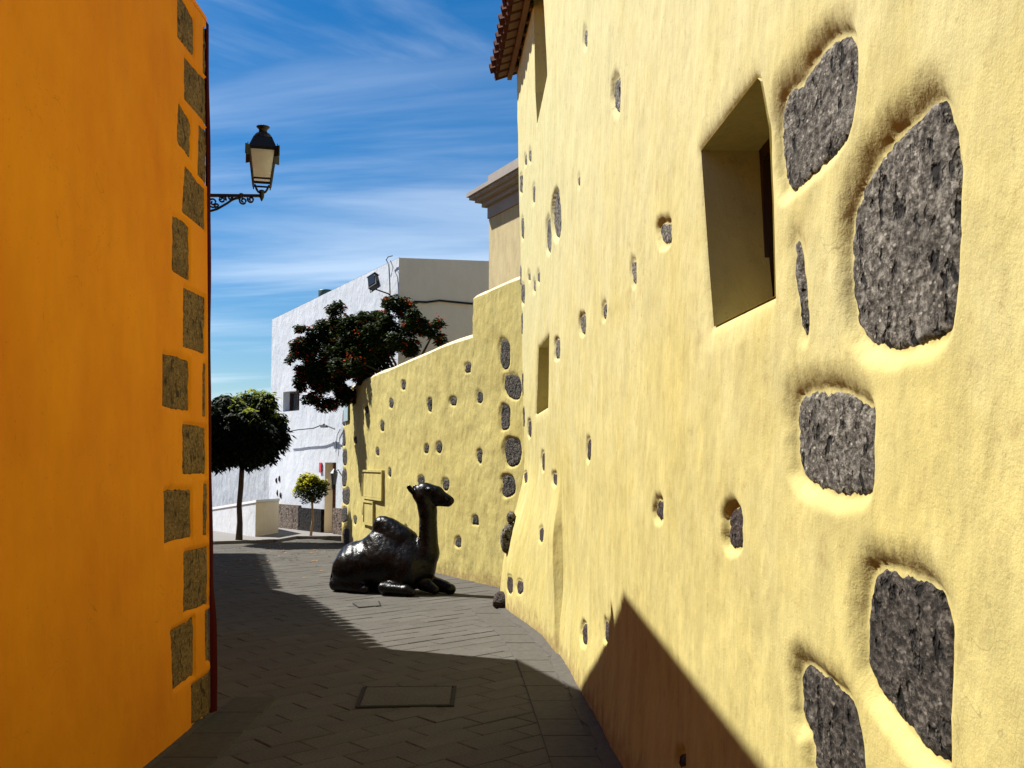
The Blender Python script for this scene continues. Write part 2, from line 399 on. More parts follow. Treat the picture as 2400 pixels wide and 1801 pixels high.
def relief(Y, Z):
    und = .012*vnoise(Y*.9, Z*.9, 5, 3) + .0065*vnoise(Y*3.1+Z*.6, Z*2.2, 8, 4, .55) + .0022*vnoise(Y*14, Z*8, 9, 3)
    d = np.zeros(Y.shape)
    for q, D, Rr in rec:
        q = np.array(q); m = .3
        b = (Y > q[:, 0].min()-m) & (Y < q[:, 0].max()+m) & (Z > q[:, 1].min()-m) & (Z < q[:, 1].max()+m)
        if not b.any(): continue
        yy, zz_ = Y[b], Z[b]; s = sdf_poly(yy, zz_, q)
        s = s + .007*vnoise(yy*7, zz_*7, 4, 3)+.0035*vnoise(yy*31+zz_*9, zz_*37-yy*7, 14, 3)
        # wider above the stone (the hand has smoothed the plaster downwards)
        cz0 = q[:, 1].mean(); rr = Rr*(.75+.6*sstep(zz_, cz0-.5*(q[:, 1].max()-cz0), q[:, 1].max()))
        prof = (1-np.clip((s-.004)/rr, 0, 1))**2.1; rim = np.exp(-((s-rr)/(.5*rr))**2)*.12
        tt = D*prof
        d[b] = np.sqrt(d[b]**2+tt**2)
    return und, d
UND, DEP = relief(GY, GZ)
for w in win:   # soft rounded arris round the openings
    P = np.array(w); b = (GY > P[:, 0].min()-.3) & (GY < P[:, 0].max()+.3) & (GZ > P[:, 1].min()-.3) & (GZ < P[:, 1].max()+.3)
    s = sdf_poly(GY[b], GZ[b], w); DEP[b] += .018*np.exp(-np.maximum(s, 0)/.018); UND[b] *= np.clip(s/.1, .2, 1)
GX = wall_x(GY, GZ)+UND+np.minimum(DEP, .05)
# round the far corner
GX = GX + .16*sstep(GY, YC-.13, YC)**2.2
n1, n2 = GX.shape
V = np.stack([GX, GY, GZ], -1).reshape(-1, 3)
I = np.arange(n1*n2).reshape(n1, n2)
Q = np.stack([I[:-1, :-1], I[:-1, 1:], I[1:, 1:], I[1:, :-1]], -1)[~hole]
tower = thing('yellow_building', 'tall yellow plastered building with basalt stones showing and a tiled eave, on the right', 'building', (.8, 5, 0))
npmesh('wall', V, Q, YEL, tower)
# far end wall, roof body behind
bx = MB(); ex = GX[-1]
vv = [(ex[j], YC, zs[j]) for j in range(0, n2, 6)]; k = len(vv)
vv2 = [(5.5, YC+1.4, z[2]) for z in vv]
bx.add(vv+vv2, [(j, j+1, k+j+1, k+j) for j in range(k-1)]); bx.build('end_wall', YEL, tower)
# stones
def make_stone(q, D, mat, parent, fn, und, n=26, rough=.006, xs=.007):
    q = np.array(q); y0, y1, z0, z1 = q[:, 0].min()-.012, q[:, 0].max()+.012, q[:, 1].min()-.012, q[:, 1].max()+.012
    ny = int(max(5, min(60, (y1-y0)/.009))); nz = int(max(6, min(80, (z1-z0)/.009)))
    Y, Z = np.meshgrid(np.linspace(y0, y1, ny), np.linspace(z0, z1, nz), indexing='ij')
    s = sdf_poly(Y, Z, q)+.009*vnoise(Y*30, Z*30, 6, 3)
    U = und(Y, Z)
    X = fn(Y, Z)+U+D-xs-rough*.9*vnoise(Y*22, Z*14, 11, 4, .6)+.020*sstep(s, -.02, .012)
    X = X + rough*.7*vnoise(Y*90, Z*70, 21, 3)
    keep = (s < .011); kq = keep[:-1, :-1] & keep[1:, 1:] & keep[1:, :-1] & keep[:-1, 1:]
    I = np.arange(ny*nz).reshape(ny, nz); Q = np.stack([I[:-1, :-1], I[:-1, 1:], I[1:, 1:], I[1:, :-1]], -1)[kq]
    if len(Q) == 0: return None
    used, inv = np.unique(Q, return_inverse=True); V = np.stack([X, Y, Z], -1).reshape(-1, 3)[used]
    return npmesh('stone', V, inv.reshape(Q.shape), mat, parent)
undf = lambda Y, Z: .012*vnoise(Y*.9, Z*.9, 5, 3) + .0065*vnoise(Y*3.1+Z*.6, Z*2.2, 8, 4, .55)
for q, D, m in stones: make_stone(q, D, m, tower, wall_x, undf)
# window openings: reveals running straight into the wall, shutter behind
def opening(poly, depth, parent, inner=SHUT):
    P = [tuple(p) for p in poly]; n = len(P)
    f = []; b = []
    for y, z in P:
        x = float(wall_x(y, z))+.008
        f.append((x, y, z)); b.append((x+depth, y, z))
    mobj('window_reveal', f+b, [(i, (i+1) % n, n+(i+1) % n, n+i) for i in range(n)], YEL, parent)
    y0, y1 = min(p[0] for p in P), max(p[0] for p in P); z0, z1 = min(p[1] for p in P), max(p[1] for p in P)
    xb = max(p[0] for p in b)
    fr = MB(); t = .05
    x0 = xb-.03
    sh = MB().box(x0, x0+.04, y0-.05, y1+.05, z0-.05, z1+.05).build('shutter', inner, parent)
    if y1-y0 > .3:
        fr.box(x0-.03, x0-.002, y0, y0+t, z0, z1); fr.box(x0-.03, x0-.002, y1-t, y1, z0, z1)
        fr.box(x0-.03, x0-.002, y0+t, y1-t, z0, z0+t); fr.box(x0-.03, x0-.002, y0+t, y1-t, z1-t, z1)
        fr.box(x0-.032, x0-.002, (y0+y1)/2-.025, (y0+y1)/2+.025, z0+t, z1-t)
        fr.build('window_frame', inner, sh)
opening(win[0], .215, tower); opening(win[1], .45, tower); opening(win[2], .45, tower)
# roof: eave with clay tiles, beam, rafters
ev = atY(1157, 186, YC+.05); EX, EZ = ev[0], ev[2]
roof = MB()
xw = float(wall_x(YC, EZ)); pitch = math.tan(R(18))
roofP = MB().add([(EX+.06, -3, EZ+.05), (EX+.06, YC+.12, EZ+.05), (5.5, YC+.12, EZ+.05+(5.44-EX)*pitch), (5.5, -3, EZ+.05+(5.44-EX)*pitch),
                  (EX+.06, -3, EZ+.02), (EX+.06, YC+.12, EZ+.02), (5.5, YC+.12, EZ+.02+(5.44-EX)*pitch), (5.5, -3, EZ+.02+(5.44-EX)*pitch)],
                 [(0,3,2,1),(4,5,6,7),(0,1,5,4),(1,2,6,5),(2,3,7,6),(3,0,4,7)])
# the eave follows the wall line: shift by wall curve
def shear(o_v):
    return [(x+float(np.polyval(_pc, np.clip(y, -4, 12.5)))-float(np.polyval(_pc, YC)), y, z) for x, y, z in o_v]
rp = [];  rf = []
for i in range(31):
    y = -3+(YC+3.12)*i/30
    for (x, z) in ((EX+.06, EZ+.05), (5.3, EZ+.05+(5.24-EX)*pitch), (5.3, EZ+.02+(5.24-EX)*pitch), (EX+.06, EZ+.02)):
        rp.append((x, y, z))
for i in range(30):
    for k in range(4): rf.append((i*4+k, i*4+(k+1) % 4, i*4+4+(k+1) % 4, i*4+4+k))
rf += [(0, 1, 2, 3)[::-1], (120, 121, 122, 123)]
roofo = mobj('roof', shear(rp), rf, WOOD, tower)
def tile_mesh(L=.46, r=.085, r2=.07, up=True, th=.014, n=7):
    v = []; f = []
    for s_, rr in ((0, r), (L, r2)):
        for ring in (0, 1):
            for k in range(n):
                a = math.pi*k/(n-1); q = rr-th*ring
                v.append((s_, math.cos(a)*q, (math.sin(a)*q if up else -math.sin(a)*q)))
    for ring in (0, 1):
        for k in range(n-1):
            a = ring*n+k; b = a+1; c = 2*n+ring*n+k+1; d = c-1
            f.append((a, b, c, d) if ring == 0 else (d, c, b, a))
    for k in range(n-1):
        f.append((k, n+k, n+k+1, k+1)); f.append((2*n+k, 2*n+k+1, 3*n+k+1, 3*n+k))
    for k in (0, n-1): f.append((k, 2*n+k, 3*n+k, n+k))
    me = bpy.data.meshes.new('roof_tile'); me.from_pydata(v, [], f); me.materials.append(TILE); me.update()
    for p in me.polygons: p.use_smooth = True
    return me
T_UP = tile_mesh(); T_DN = tile_mesh(up=False, r=.08, r2=.068)
def place(me, name, parent, M):
    o = bpy.data.objects.new(name, me); COL.objects.link(o); o.parent = parent
    o.matrix_parent_inverse = parent_world(parent).inverted(); o.matrix_basis = M; return o
# slope direction +x, tile axis along +x pitched up
y = YC+.08; 
while y > 5.5:
    sx = float(np.polyval(_pc, y)-np.polyval(_pc, YC))
    for row in range(2):
        M = Matrix.Translation((EX+sx+row*.38+rnd.uniform(-.012, .012), y, EZ+.075+row*.38*pitch+.012*row)) @ Matrix.Rotation(-math.atan(pitch)+.03, 4, 'Y') @ Matrix.Rotation(rnd.uniform(-.03, .03), 4, 'Z')
        place(T_DN, 'roof_tile', tower, M)
        M2 = Matrix.Translation((EX+sx-.02+row*.38+rnd.uniform(-.012, .012), y-.11, EZ+.07+row*.38*pitch+.012*row)) @ Matrix.Rotation(-math.atan(pitch)+.03, 4, 'Y')
        place(T_UP, 'roof_tile', tower, M2)
    y -= .22
# beam and rafters under the eave
bm_ = []; bf = []
for i in range(20):
    y = 5+(YC+.05-5)*i/19
    for (x, z) in ((EX+.17, EZ+.06), (EX+.22, EZ+.07), (EX+.22, EZ-.01), (EX+.17, EZ-.01)): bm_.append((x, y, z))
for i in range(19):
    for k in range(4): bf.append((i*4+k, i*4+(k+1) % 4, i*4+4+(k+1) % 4, i*4+4+k))
bf += [(0, 1, 2, 3)[::-1], (76, 77, 78, 79)]
mobj('eave_beam', shear(bm_), bf, WOOD, tower)
y = YC-.3
while y > 8.2:
    sx = float(np.polyval(_pc, y)-np.polyval(_pc, YC))
    M = Matrix.Translation((EX+sx+.22, y, EZ+.02)) @ Matrix.Rotation(-math.atan(pitch), 4, 'Y')
    MB().box(.003, .45, -.035, .035, -.03, .03, M).build('rafter', WOOD, tower)
    y -= .3

# ------------------------------------------------------------------ boulders bared at the foot of the corner
def rock(name, c, rad, parent, seed, mat):
    h = max(rad)*.09; n = [int(2*r*1.35/h)+4 for r in rad]
    ax = [np.arange(k)*h-(k-1)*h/2 for k in n]; X, Y, Z = np.meshgrid(*ax, indexing='ij')
    rs = np.random.RandomState(seed); F = np.sqrt((X/rad[0])**2+(Y/rad[1])**2+(Z/rad[2])**2)-1
    for _ in range(9):
        d = rs.randn(3); d /= np.linalg.norm(d); F = np.maximum(F, (X*d[0]/rad[0]+Y*d[1]/rad[1]+Z*d[2]/rad[2])-rs.uniform(.72, .95))
    F = F + .05*vnoise(X/rad[0]*3+Z/rad[2]*2, Y/rad[1]*3-Z/rad[2]*2, seed, 3)
    V, Qd = surface_nets(F, [a[0] for a in ax], h)
    return npmesh(name, V+np.array(c), Qd, mat, parent)
for i, (u, v, a, b) in enumerate([(1190,1212,9,13), (1191,1235,8,11), (1184,1266,15,33), (1172,1398,19,20)]):
    p = atY(u, v, 11.30-(.10 if i == 3 else 0)); m = 11.3/FPX
    if i == 3: p = (p[0], p[1], b*m*.8)
    p = (p[0]+(.035 if i < 3 else .02), p[1], p[2])
    rock('stone', p, (a*m*1.25, a*m*1.5, b*m*1.08), tower, i+3, BAS if i < 3 else BASB)

# ------------------------------------------------------------------ garden wall
gpt = [atZ(808, 1273), atZ(1031, 1345), atZ(1165, 1375)]
_gc = np.polyfit([p[1] for p in gpt]+[12.2], [p[0] for p in gpt]+[.28], 2)
GL, GR = gpt[0][1]+.42, 12.0
def garden_x(Y, Z): return np.polyval(_gc, Y)+.012*(np.asarray(Z)-1.5)*0
def gtop(u, v):
    y, z = on_surf(u, v, garden_x, 12.0, 21); return y, z
tp = [gtop(*p) for p in [(802, 925), (862, 889), (930, 862), (1000, 832), (1060, 806), (1108, 790)]]
tp.sort(); ty = [a for a, b in tp]; tz = [b for a, b in tp]
ystep = tp[0][0]; st_a = gtop(1109, 700)[1]; st_b = gtop(1213, 652)[1]
def topz(Y): 
    return np.where(Y > ystep, np.interp(Y, ty, tz), np.interp(Y, [12.3, ystep], [st_b, st_a]))
gw = thing('garden_wall', 'lower yellow garden wall behind the camel statue, stepping up to the right, dotted with small stones', 'wall', (-1.5, 15.5, 0))
gst = []
gl = [(1182,828,11,32),(1200,905,19,31),(1184,979,13,29),(1201,1057,19,31),(1192,1138,15,25),
 (1096,863,6,11),(1122,931,6,12),(1125,1070,6,14),(1115,1220,7,11),(948,903,5,10),(919,946,5,9),(1008,949,5,15),(1061,941,7,9),
 (896,1000,5,11),(1000,1053,5,10),(1031,1049,6,11),(914,1108,4,8),(989,1126,7,11),(1046,1136,8,12),(1075,1271,6,12),(859,960,4,8),
 (834,1032,4,8),(885,1060,4,8),(950,1240,5,8),(854,1202,4,10),(833,1220,4,8),
 (806,980,5,19),(804,1027,6,18),(808,1072,5,16),(806,1119,6,17),(811,1164,8,17),(807,1206,6,17),(811,1258,8,19)]
grec = []
for k, (u, v, a, b) in enumerate(gl):
    q = smooth_poly(px_poly(ell(u, v, a*1.08, b*1.05, 10, .2), garden_x, 12.0, GL+.1, .01), 1)
    D = .03 if k < 5 else (.02 if k > 25 else .022)
    grec.append((q, D, .03 if 4 < k < 26 else .035))
gy = np.linspace(GR, GL, 420); gy = np.sort(np.append(gy, [ystep-.001, ystep+.001])); nz = 190
GYg = np.repeat(gy[:, None], nz, 1); TT = topz(gy)[:, None]
LO = np.linspace(-.05, 2.55, 150)[None, :]*np.ones((len(gy), 1)); TW = TT+.012*vnoise(gy*2.2, gy*0, 4, 3)[:, None]
GZg = np.concatenate([LO, 2.55+(TW-2.55)*np.linspace(0, 1, 41)[None, 1:]], 1)
rec_save = rec; rec = grec
U, D_ = relief(GYg+40, GZg)
rec = grec
_, D_ = relief(GYg, GZg); rec = rec_save
und = .03*vnoise(GYg*.8, GZg*.8, 31, 3)+.016*vnoise(GYg*3.5, GZg*3.2, 32, 4)+.004*vnoise(GYg*11, GZg*9, 33, 2)
GXg = garden_x(GYg, GZg)+und*.8+D_
V = np.stack([GXg, GYg, GZg], -1).reshape(-1, 3); I = np.arange(len(gy)*nz).reshape(len(gy), nz)
Q = np.stack([I[:-1, :-1], I[:-1, 1:], I[1:, 1:], I[1:, :-1]], -1).reshape(-1, 4)
npmesh('wall', V, Q, YEL2, gw)
undg = lambda Y, Z: .8*(.03*vnoise(Y*.8, Z*.8, 31, 3)+.016*vnoise(Y*3.5, Z*3.2, 32, 4))
for q, D, r in grec: make_stone(q, D, BASD, gw, garden_x, undg, rough=.012, xs=.018)
# coping: sloped, painted a warmer cream; back face and end
tv = V.reshape(len(gy), nz, 3)[:, -1]
nrm = np.stack([np.ones(len(gy)), np.full(len(gy), .42), np.zeros(len(gy))], 1)/1.08
prof = [(0, 0), (.05, .05), (.12, .085), (.3, .09), (.42, .03), (.45, -3.4)]
rows = [tv+nrm*a+np.array([0, 0, b]) for a, b in prof]
VV = np.concatenate(rows); m_ = len(gy); Qc = []
for r in range(len(prof)-1):
    for i in range(m_-1): Qc.append((r*m_+i, (r+1)*m_+i, (r+1)*m_+i+1, r*m_+i+1))
npmesh('coping', VV, Qc, CREAM, gw)
ev_ = [V.reshape(len(gy), nz, 3)[-1][j] for j in range(0, nz, 9)]+[tv[-1]]; k = len(ev_)
mobj('end_face', ev_+[(a[0]+.42, a[1]+.17, a[2]) for a in ev_], [(j, j+1, k+j+1, k+j) for j in range(k-1)], YEL2, gw)
# meter cabinets let into the wall
def gq(u, v, off=0): y, z = on_surf(u, v, garden_x, 12, 21); return Vector((float(garden_x(y, z))-off, y, z))
def cabinet(u0, u1, v0, v1, door):
    a = gq(u0, v0); b = gq(u1, v0); z1 = a.z; z0 = gq(u0, v1).z
    d = (b-a); d.z = 0; L = d.length; d.normalize(); n = Vector((d.y, -d.x, 0)); 
    if n.x > 0: n = -n
    M = Matrix((( d.x, n.x, 0, a.x), (d.y, n.y, 0, a.y), (0, 0, 1, z0), (0, 0, 0, 1)))
    h = z1-z0; t = .035
    fr = MB().box(0, L, -.02, .045, 0, t, M).box(0, L, -.02, .045, h-t, h, M).box(0, t, -.02, .044, t, h-t, M).box(L-t, L, -.02, .044, t, h-t, M)
    fo = fr.build('cabinet_frame', YEL2, gw)
    MB().box(t+.006, L-t-.006, -.015, .028 if door else .012, t+.006, h-t-.006, M).build('cabinet_door', YEL2, gw)
    if door > 1: MB().box(L*.48, L*.52, .012, .03, t+.006, h-t-.006, M).build('mullion', YEL2, gw)
cabinet(854, 900, 1101, 1168, 2); cabinet(856, 879, 1172, 1228, 1)
a = gq(811, 944); b = gq(821, 944); z0 = gq(811, 988).z
plq = mobj('wall_plaque', [(a.x-.05, a.y, z0), (b.x-.05, b.y, z0), (b.x-.05, b.y, a.z), (a.x-.05, a.y, a.z), (a.x-.03, a.y, z0), (b.x-.03, b.y, z0), (b.x-.03, b.y, a.z), (a.x-.03, a.y, a.z)],
     [(0,3,2,1),(4,5,6,7),(0,1,5,4),(1,2,6,5),(2,3,7,6),(3,0,4,7)], LBOX)
tag(plq, 'small pale blue plaque on the garden wall just under the flowering bush', 'plaque')

# ------------------------------------------------------------------ orange building on the left, with tiled wing hidden round its corner
oh = thing('orange_building', 'orange plastered building with rows of dark squared corner stones, at the left edge', 'building', (-2, 5, 0))
A = atZ(505, 1660); YA = A[1]; ztop = 4.59; lean = (-2.08-A[0])/ztop
def left_x(Y, Z): return A[0]+lean*np.asarray(Z, float)+0*np.asarray(Y, float)
top = lambda x, y: (x, y, ztop)
base = [(-1.94, -4), (-1.94, YA-.11), (-1.955, YA-.05), (-2.0, YA), (-3.15, 9.66), (-4.3, 10.07), (-16, 10.6), (-16, -4)]
qs = []
ly = [(381-0, 443, 812, 965), ]
def lst(L): return smooth_poly(px_poly(L, left_x, 2.5, 7.2, -.004), 0)
# quoin outlines read off the picture (photo pixels)
k4 = lambda L: [(340+x/1.845, y/1.845) for x, y in L]; k5 = lambda L: [(340+x/1.745, 850+y/1.745) for x, y in L]
quo = [k4([(137,-45),(165,0),(210,80),(211,245),(137,155)]), k4([(250,115),(272,128),(272,345),(250,310)]), k4([(167,240),(240,320),(268,350),(266,540),(167,420)]),
 k4([(144,434),(190,510),(198,540),(196,686),(135,605)]), k4([(231,533),(268,565),(265,795),(226,748)]), k4([(170,708),(220,770),(263,818),(262,1000),(200,945),(156,910)]),
 k4([(115,928),(165,950),(190,980),(190,1215),(115,1165)]), k4([(163,1238),(262,1285),(256,1532),(161,1500)]),
 k5([(72,-42),(182,-10),(183,200),(120,192),(72,178)]), k5([(235,0),(250,2),(250,226),(235,222)]), k5([(155,246),(250,262),(248,458),(157,458)]),
 k5([(78,521),(193,516),(196,715),(80,742)]), k5([(238,494),(256,492),(256,706),(238,708)]), k5([(161,772),(258,747),(260,988),(162,1026)]),
 k5([(108,1098),(205,1040),(206,1275),(117,1343)]), k5([(245,1015),(262,1010),(264,1220),(247,1222)]), k5([(192,1320),(268,1262),(270,1440),(195,1480)])]
LQ = [lst(q) for q in quo]
yl = np.concatenate([np.arange(-4, 3.2, .3), np.linspace(3.2, YA-.11, 260)]); zl = np.linspace(-.05, ztop, 240)
LY, LZ = np.meshgrid(yl, zl, indexing='ij')
ul = .010*vnoise(LY*.8, LZ*.8, 41, 3)+.003*vnoise(LY*3, LZ*2.4, 42, 3)
dl = np.zeros(LY.shape)
for q in LQ:
    q = np.array(q); b = (LY > q[:, 0].min()-.1) & (LY < q[:, 0].max()+.1) & (LZ > q[:, 1].min()-.1) & (LZ < q[:, 1].max()+.1)
    s = sdf_poly(LY[b], LZ[b], q)+.007*vnoise(LY[b]*24, LZ[b]*24, 43, 3); dl[b] = np.maximum(dl[b], .020*(1-sstep(s, -.004, .012)))
fade = sstep(LY, YA-.5, YA-.11)
LX = left_x(LY, LZ)+ul*(1-fade)-dl
V = np.stack([LX, LY, LZ], -1).reshape(-1, 3); I = np.arange(LX.size).reshape(LX.shape)
Q = np.stack([I[:-1, :-1], I[1:, :-1], I[1:, 1:], I[:-1, 1:]], -1).reshape(-1, 4)
npmesh('wall', V, Q, ORG, oh)
undl = lambda Y, Z: .010*vnoise(Y*.8, Z*.8, 41, 3)*(1-sstep(Y, YA-.5, YA-.11))
def left_stone(q):
    q = np.array(q); y0, y1, z0, z1 = q[:, 0].min(), q[:, 0].max(), q[:, 1].min(), q[:, 1].max()
    y1 = min(y1, YA-.105)
    ny, nz_ = 22, 30
    Y, Z = np.meshgrid(np.linspace(y0, y1, ny), np.linspace(z0, z1, nz_), indexing='ij')
    s = sdf_poly(Y, Z, q)+.007*vnoise(Y*24, Z*24, 43, 3); X = left_x(Y, Z)+undl(Y, Z)-.008+.007*vnoise(Y*14, Z*14, 51, 4)-.018*sstep(s, -.012, .008)
    keep = s < .012; kq = keep[:-1, :-1] & keep[1:, 1:] & keep[1:, :-1] & keep[:-1, 1:]
    I = np.arange(ny*nz_).reshape(ny, nz_); Qd = np.stack([I[:-1, :-1], I[1:, :-1], I[1:, 1:], I[:-1, 1:]], -1)[kq]
    if len(Qd) == 0: return
    used, inv = np.unique(Qd, return_inverse=True)
    npmesh('quoin_stone', np.stack([X, Y, Z], -1).reshape(-1, 3)[used], inv.reshape(Qd.shape), QST, oh)
for q in LQ: left_stone(q)
# corner strip with its shade painted in as dark red, then hidden faces
cs = []; cf = []
cp = [(0, -.11), (.004, -.108), (.006, -.06), (-.006, -.02), (-.05, .01)]
zc = np.linspace(-.05, ztop-.0, 40)
for z in zc:
    w = .004*math.sin(z*2.3)+.002*math.sin(z*7.1)
    bulge = .022*(1-sstep(np.array(z), .55, .85))
    for i, (dx_, dy_) in enumerate(cp): cs.append((float(left_x(0, z))+dx_+(w+float(bulge))*(i > 1), YA+dy_, z))
for j in range(39):
    for i in range(4): cf.append((j*5+i, j*5+i+1, j*5+6+i, j*5+5+i))
mobj('corner_strip', cs, cf, RED, oh, True)
xt = -2.08
def wallquad(p, q, z0=-.05, z1=ztop, ln=True):
    return [(p[0], p[1], z0), (q[0], q[1], z0), (q[0]-.0, q[1], z1), (p[0], p[1], z1)]
B_ = (-3.29, 9.66); C_ = (-4.40, 10.07)
mobj('back_wall', [(-1.99, YA+.01, -.05), (-3.15, 9.66, -.05), (B_[0], B_[1], ztop), (-2.13, YA+.01, ztop)], [(0, 1, 2, 3)], ORG, oh)
mobj('back_wall', [(-3.15, 9.66, -.05), (-4.3, 10.07, -.05), (C_[0], C_[1], ztop), (B_[0], B_[1], ztop)], [(0, 1, 2, 3)], ORG, oh)
# roof slab with thin coping
rl = [(-2.075, -4), (-2.075, YA-.11), (-2.13, YA+.01), B_, C_, (-16, 10.5), (-16, -4)]
n = len(rl); mobj('flat_roof', [(x, y, ztop) for x, y in rl]+[(x, y, ztop+.03) for x, y in rl],
     [tuple(range(n))[::-1], tuple(range(n, 2*n))]+[(i, (i+1) % n, n+(i+1) % n, n+i) for i in range(n)], ORG, oh)
# tiled wing
D1, D2, E_ = (-5.84, 13.67), (-6.29, 14.25), (-7.74, 19.24)
zt = ztop-.05
edge = [C_, D1, D2, E_, (-16, 19.9), (-16, 10.6)]; n = len(edge)
ins = [(x-.35, y-(.35 if i == 3 else 0)) for i, (x, y) in enumerate(edge[:4])]+[(-16, 19.5), (-16, 10.6)]
mobj('back_wall', [(x, y, -.05) for x, y in ins]+[(x, y, zt) for x, y in ins], [(i, (i+1) % n, n+(i+1) % n, n+i) for i in range(n)], ORG, oh)
slope = .25
rv = [(x-.055, y-.02, zt) for x, y in edge]; rv[4] = (-16, 19.9, zt+slope*8); rv[5] = (-16, 10.6, zt+slope*10)
mobj('tiled_roof', rv+[(x, y, z-.05) for x, y, z in rv], [tuple(range(n))[::-1], tuple(range(n, 2*n))]+[(i, (i+1) % n, n+(i+1) % n, n+i) for i in range(n)], TILE, oh)
for (p, q) in ((C_, D1), (D2, E_)):
    L = math.hypot(q[0]-p[0], q[1]-p[1]); d = Vector(((q[0]-p[0])/L, (q[1]-p[1])/L, 0)); nrm_ = Vector((-d.y, d.x, 0))
    k = .08
    while k < L:
        c = Vector((p[0], p[1], zt+.01))+d*k-nrm_*(.02+rnd.uniform(-.015, .015))
        X = nrm_.copy(); X.z = slope; X.normalize(); Yv = d; Zv = X.cross(Yv); Zv = Zv if Zv.z > 0 else -Zv
        M = Matrix((( X.x, Yv.x, Zv.x, c.x), (X.y, Yv.y, Zv.y, c.y), (X.z, Yv.z, Zv.z, c.z), (0, 0, 0, 1)))
        place(T_UP, 'roof_tile', oh, M); k += .205
# ------------------------------------------------------------------ ground, paving
GRD = NT('mortar_bed'); GRD.color(GRD.ramp(GRD.noise(8, 5), [(.3, (.022, .019, .016)), (.7, (.042, .037, .03))])).set(.95); GRD.addbump(GRD.noise(60), .4)
g = mobj('ground', [(-300, -60, -.022), (300, -60, -.022), (300, 600, -.022), (-300, 600, -.022)], [(0, 1, 2, 3)], GRD.m); tag(g, kind='structure')
pv = NT('paving_stone')
oi = pv.n('ShaderNodeObjectInfo'); geo = pv.n('ShaderNodeNewGeometry')
rr = pv.n('ShaderNodeMath', operation='ADD'); pv.l(oi.outputs['Random'], rr.inputs[0]); pv.l(geo.outputs['Random Per Island'], rr.inputs[1])
fr_ = pv.n('ShaderNodeMath', operation='FRACT'); pv.l(rr.outputs[0], fr_.inputs[0])
c0 = pv.ramp(fr_.outputs[0], [(0, (.068, .063, .055)), (.35, (.094, .088, .077)), (.6, (.078, .072, .061)), (.85, (.105, .100, .089)), (1, (.084, .075, .062))])
nw = pv.noise(2.0, 5, .6, coord='Object'); ng = pv.noise(70, 4, .7)
c1 = pv.mix(pv.ramp(nw, [(.35, (0, 0, 0)), (.7, (.6, .6, .6))]), c0, (.040, .035, .028))
c2 = pv.mix(.5, c1, pv.ramp(ng, [(.3, (.040, .037, .032)), (.7, (.128, .121, .107))]))
sp_ = pv.ramp(pv.noise(28, 2), [(.71, (0, 0, 0)), (.74, (.8, .8, .8))]); c2 = pv.mix(sp_, c2, (.14, .13, .11))
pv.color(c2).set(.92, 0, .1); pv.addbump(ng, .5, .004); pv.addbump(pv.noise(9), .4, .006)
PAVE = pv.m
bo = plain('border_stone_grey', (.078, .073, .063), .92, spec=.08, var=.35, nscale=20, bump=.4)
def base_x(Y): return float(wall_x(Y, 0.0))
def right_lim(Y):
    if Y < YC-.2: return base_x(Y)+.15
    if Y < GL: return float(garden_x(min(max(Y, 12.2), GL), 0))+.4
    return 2.0
def left_lim(Y):
    if Y < YA+.1: return -2.1
    if Y < 9.7: return -1.95-.4*(Y-YA)-.2
    return -9.5
pav = []
LX_, WX_ = .42, .21; a45 = R(42); ca, sa = math.cos(a45), math.sin(a45)
for i in range(-75, 75):
    for j in range(-90, 130):
        u = (i+(.5 if j % 2 else 0)+.06*math.sin(j*1.7))*LX_; v = j*WX_
        X = u*ca-v*sa; Y = u*sa+v*ca+8
        if not (.6 < Y < 21.3): continue
        if not (left_lim(Y)-.1 < X < right_lim(Y)): continue
        if X < -.40*Y-1.2 or X > .5*Y+.5: continue
        pav.append((X, Y))
pav.sort(key=lambda p: math.hypot(p[0], p[1]))
vis = [p for p in pav if abs(p[0])/max(p[1], .1) < .56 and p[1] > 4.6]; vs = set(vis[:262]); rest = [p for p in pav if p not in vs]
def paver_geo(seed):
    r = random.Random(seed); h = .006; x = LX_/2-.003; y = WX_/2-.003; c = .004
    dz = [r.uniform(-.0025, .0025) for _ in range(4)]
    t = [(-x+c, -y+c), (x-c, -y+c), (x-c, y-c), (-x+c, y-c)]; b = [(-x, -y), (x, -y), (x, y), (-x, y)]
    v = [(p[0]+r.uniform(-.002, .002), p[1]+r.uniform(-.002, .002), dz[k]) for k, p in enumerate(t)]+[(p[0], p[1], -.005+dz[k]) for k, p in enumerate(b)]+[(p[0], p[1], -.03) for p in b]
    f = [(0, 1, 2, 3)]
    for k in range(4):
        l = (k+1) % 4; f.append((4+k, 4+l, l, k)); f.append((8+k, 8+l, 4+l, 4+k))
    return v, f
PM = []
for s_ in range(8):
    v, f = paver_geo(s_); me = bpy.data.meshes.new('paving_stone'); me.from_pydata(v, [], f); me.materials.append(PAVE); me.update(); PM.append(me)
for p in vis[:262]:
    o = bpy.data.objects.new('paving_stone', PM[rnd.randrange(8)]); COL.objects.link(o); o.parent = g
    o.location = (p[0], p[1], rnd.uniform(-.0015, .0015)); o.rotation_euler = (0, 0, a45+rnd.uniform(-.008, .008)+(math.pi if rnd.random() < .5 else 0))
mb = MB()
for k, p in enumerate(rest):
    v, f = paver_geo(k % 97); a = a45+rnd.uniform(-.008, .008); c_, s_ = math.cos(a), math.sin(a); dz = rnd.uniform(-.0015, .0015)
    mb.add([(p[0]+x*c_-y*s_, p[1]+x*s_+y*c_, z+dz) for x, y, z in v], f)
tag(mb.build('paving_stones_beyond', PAVE, g), kind='stuff')
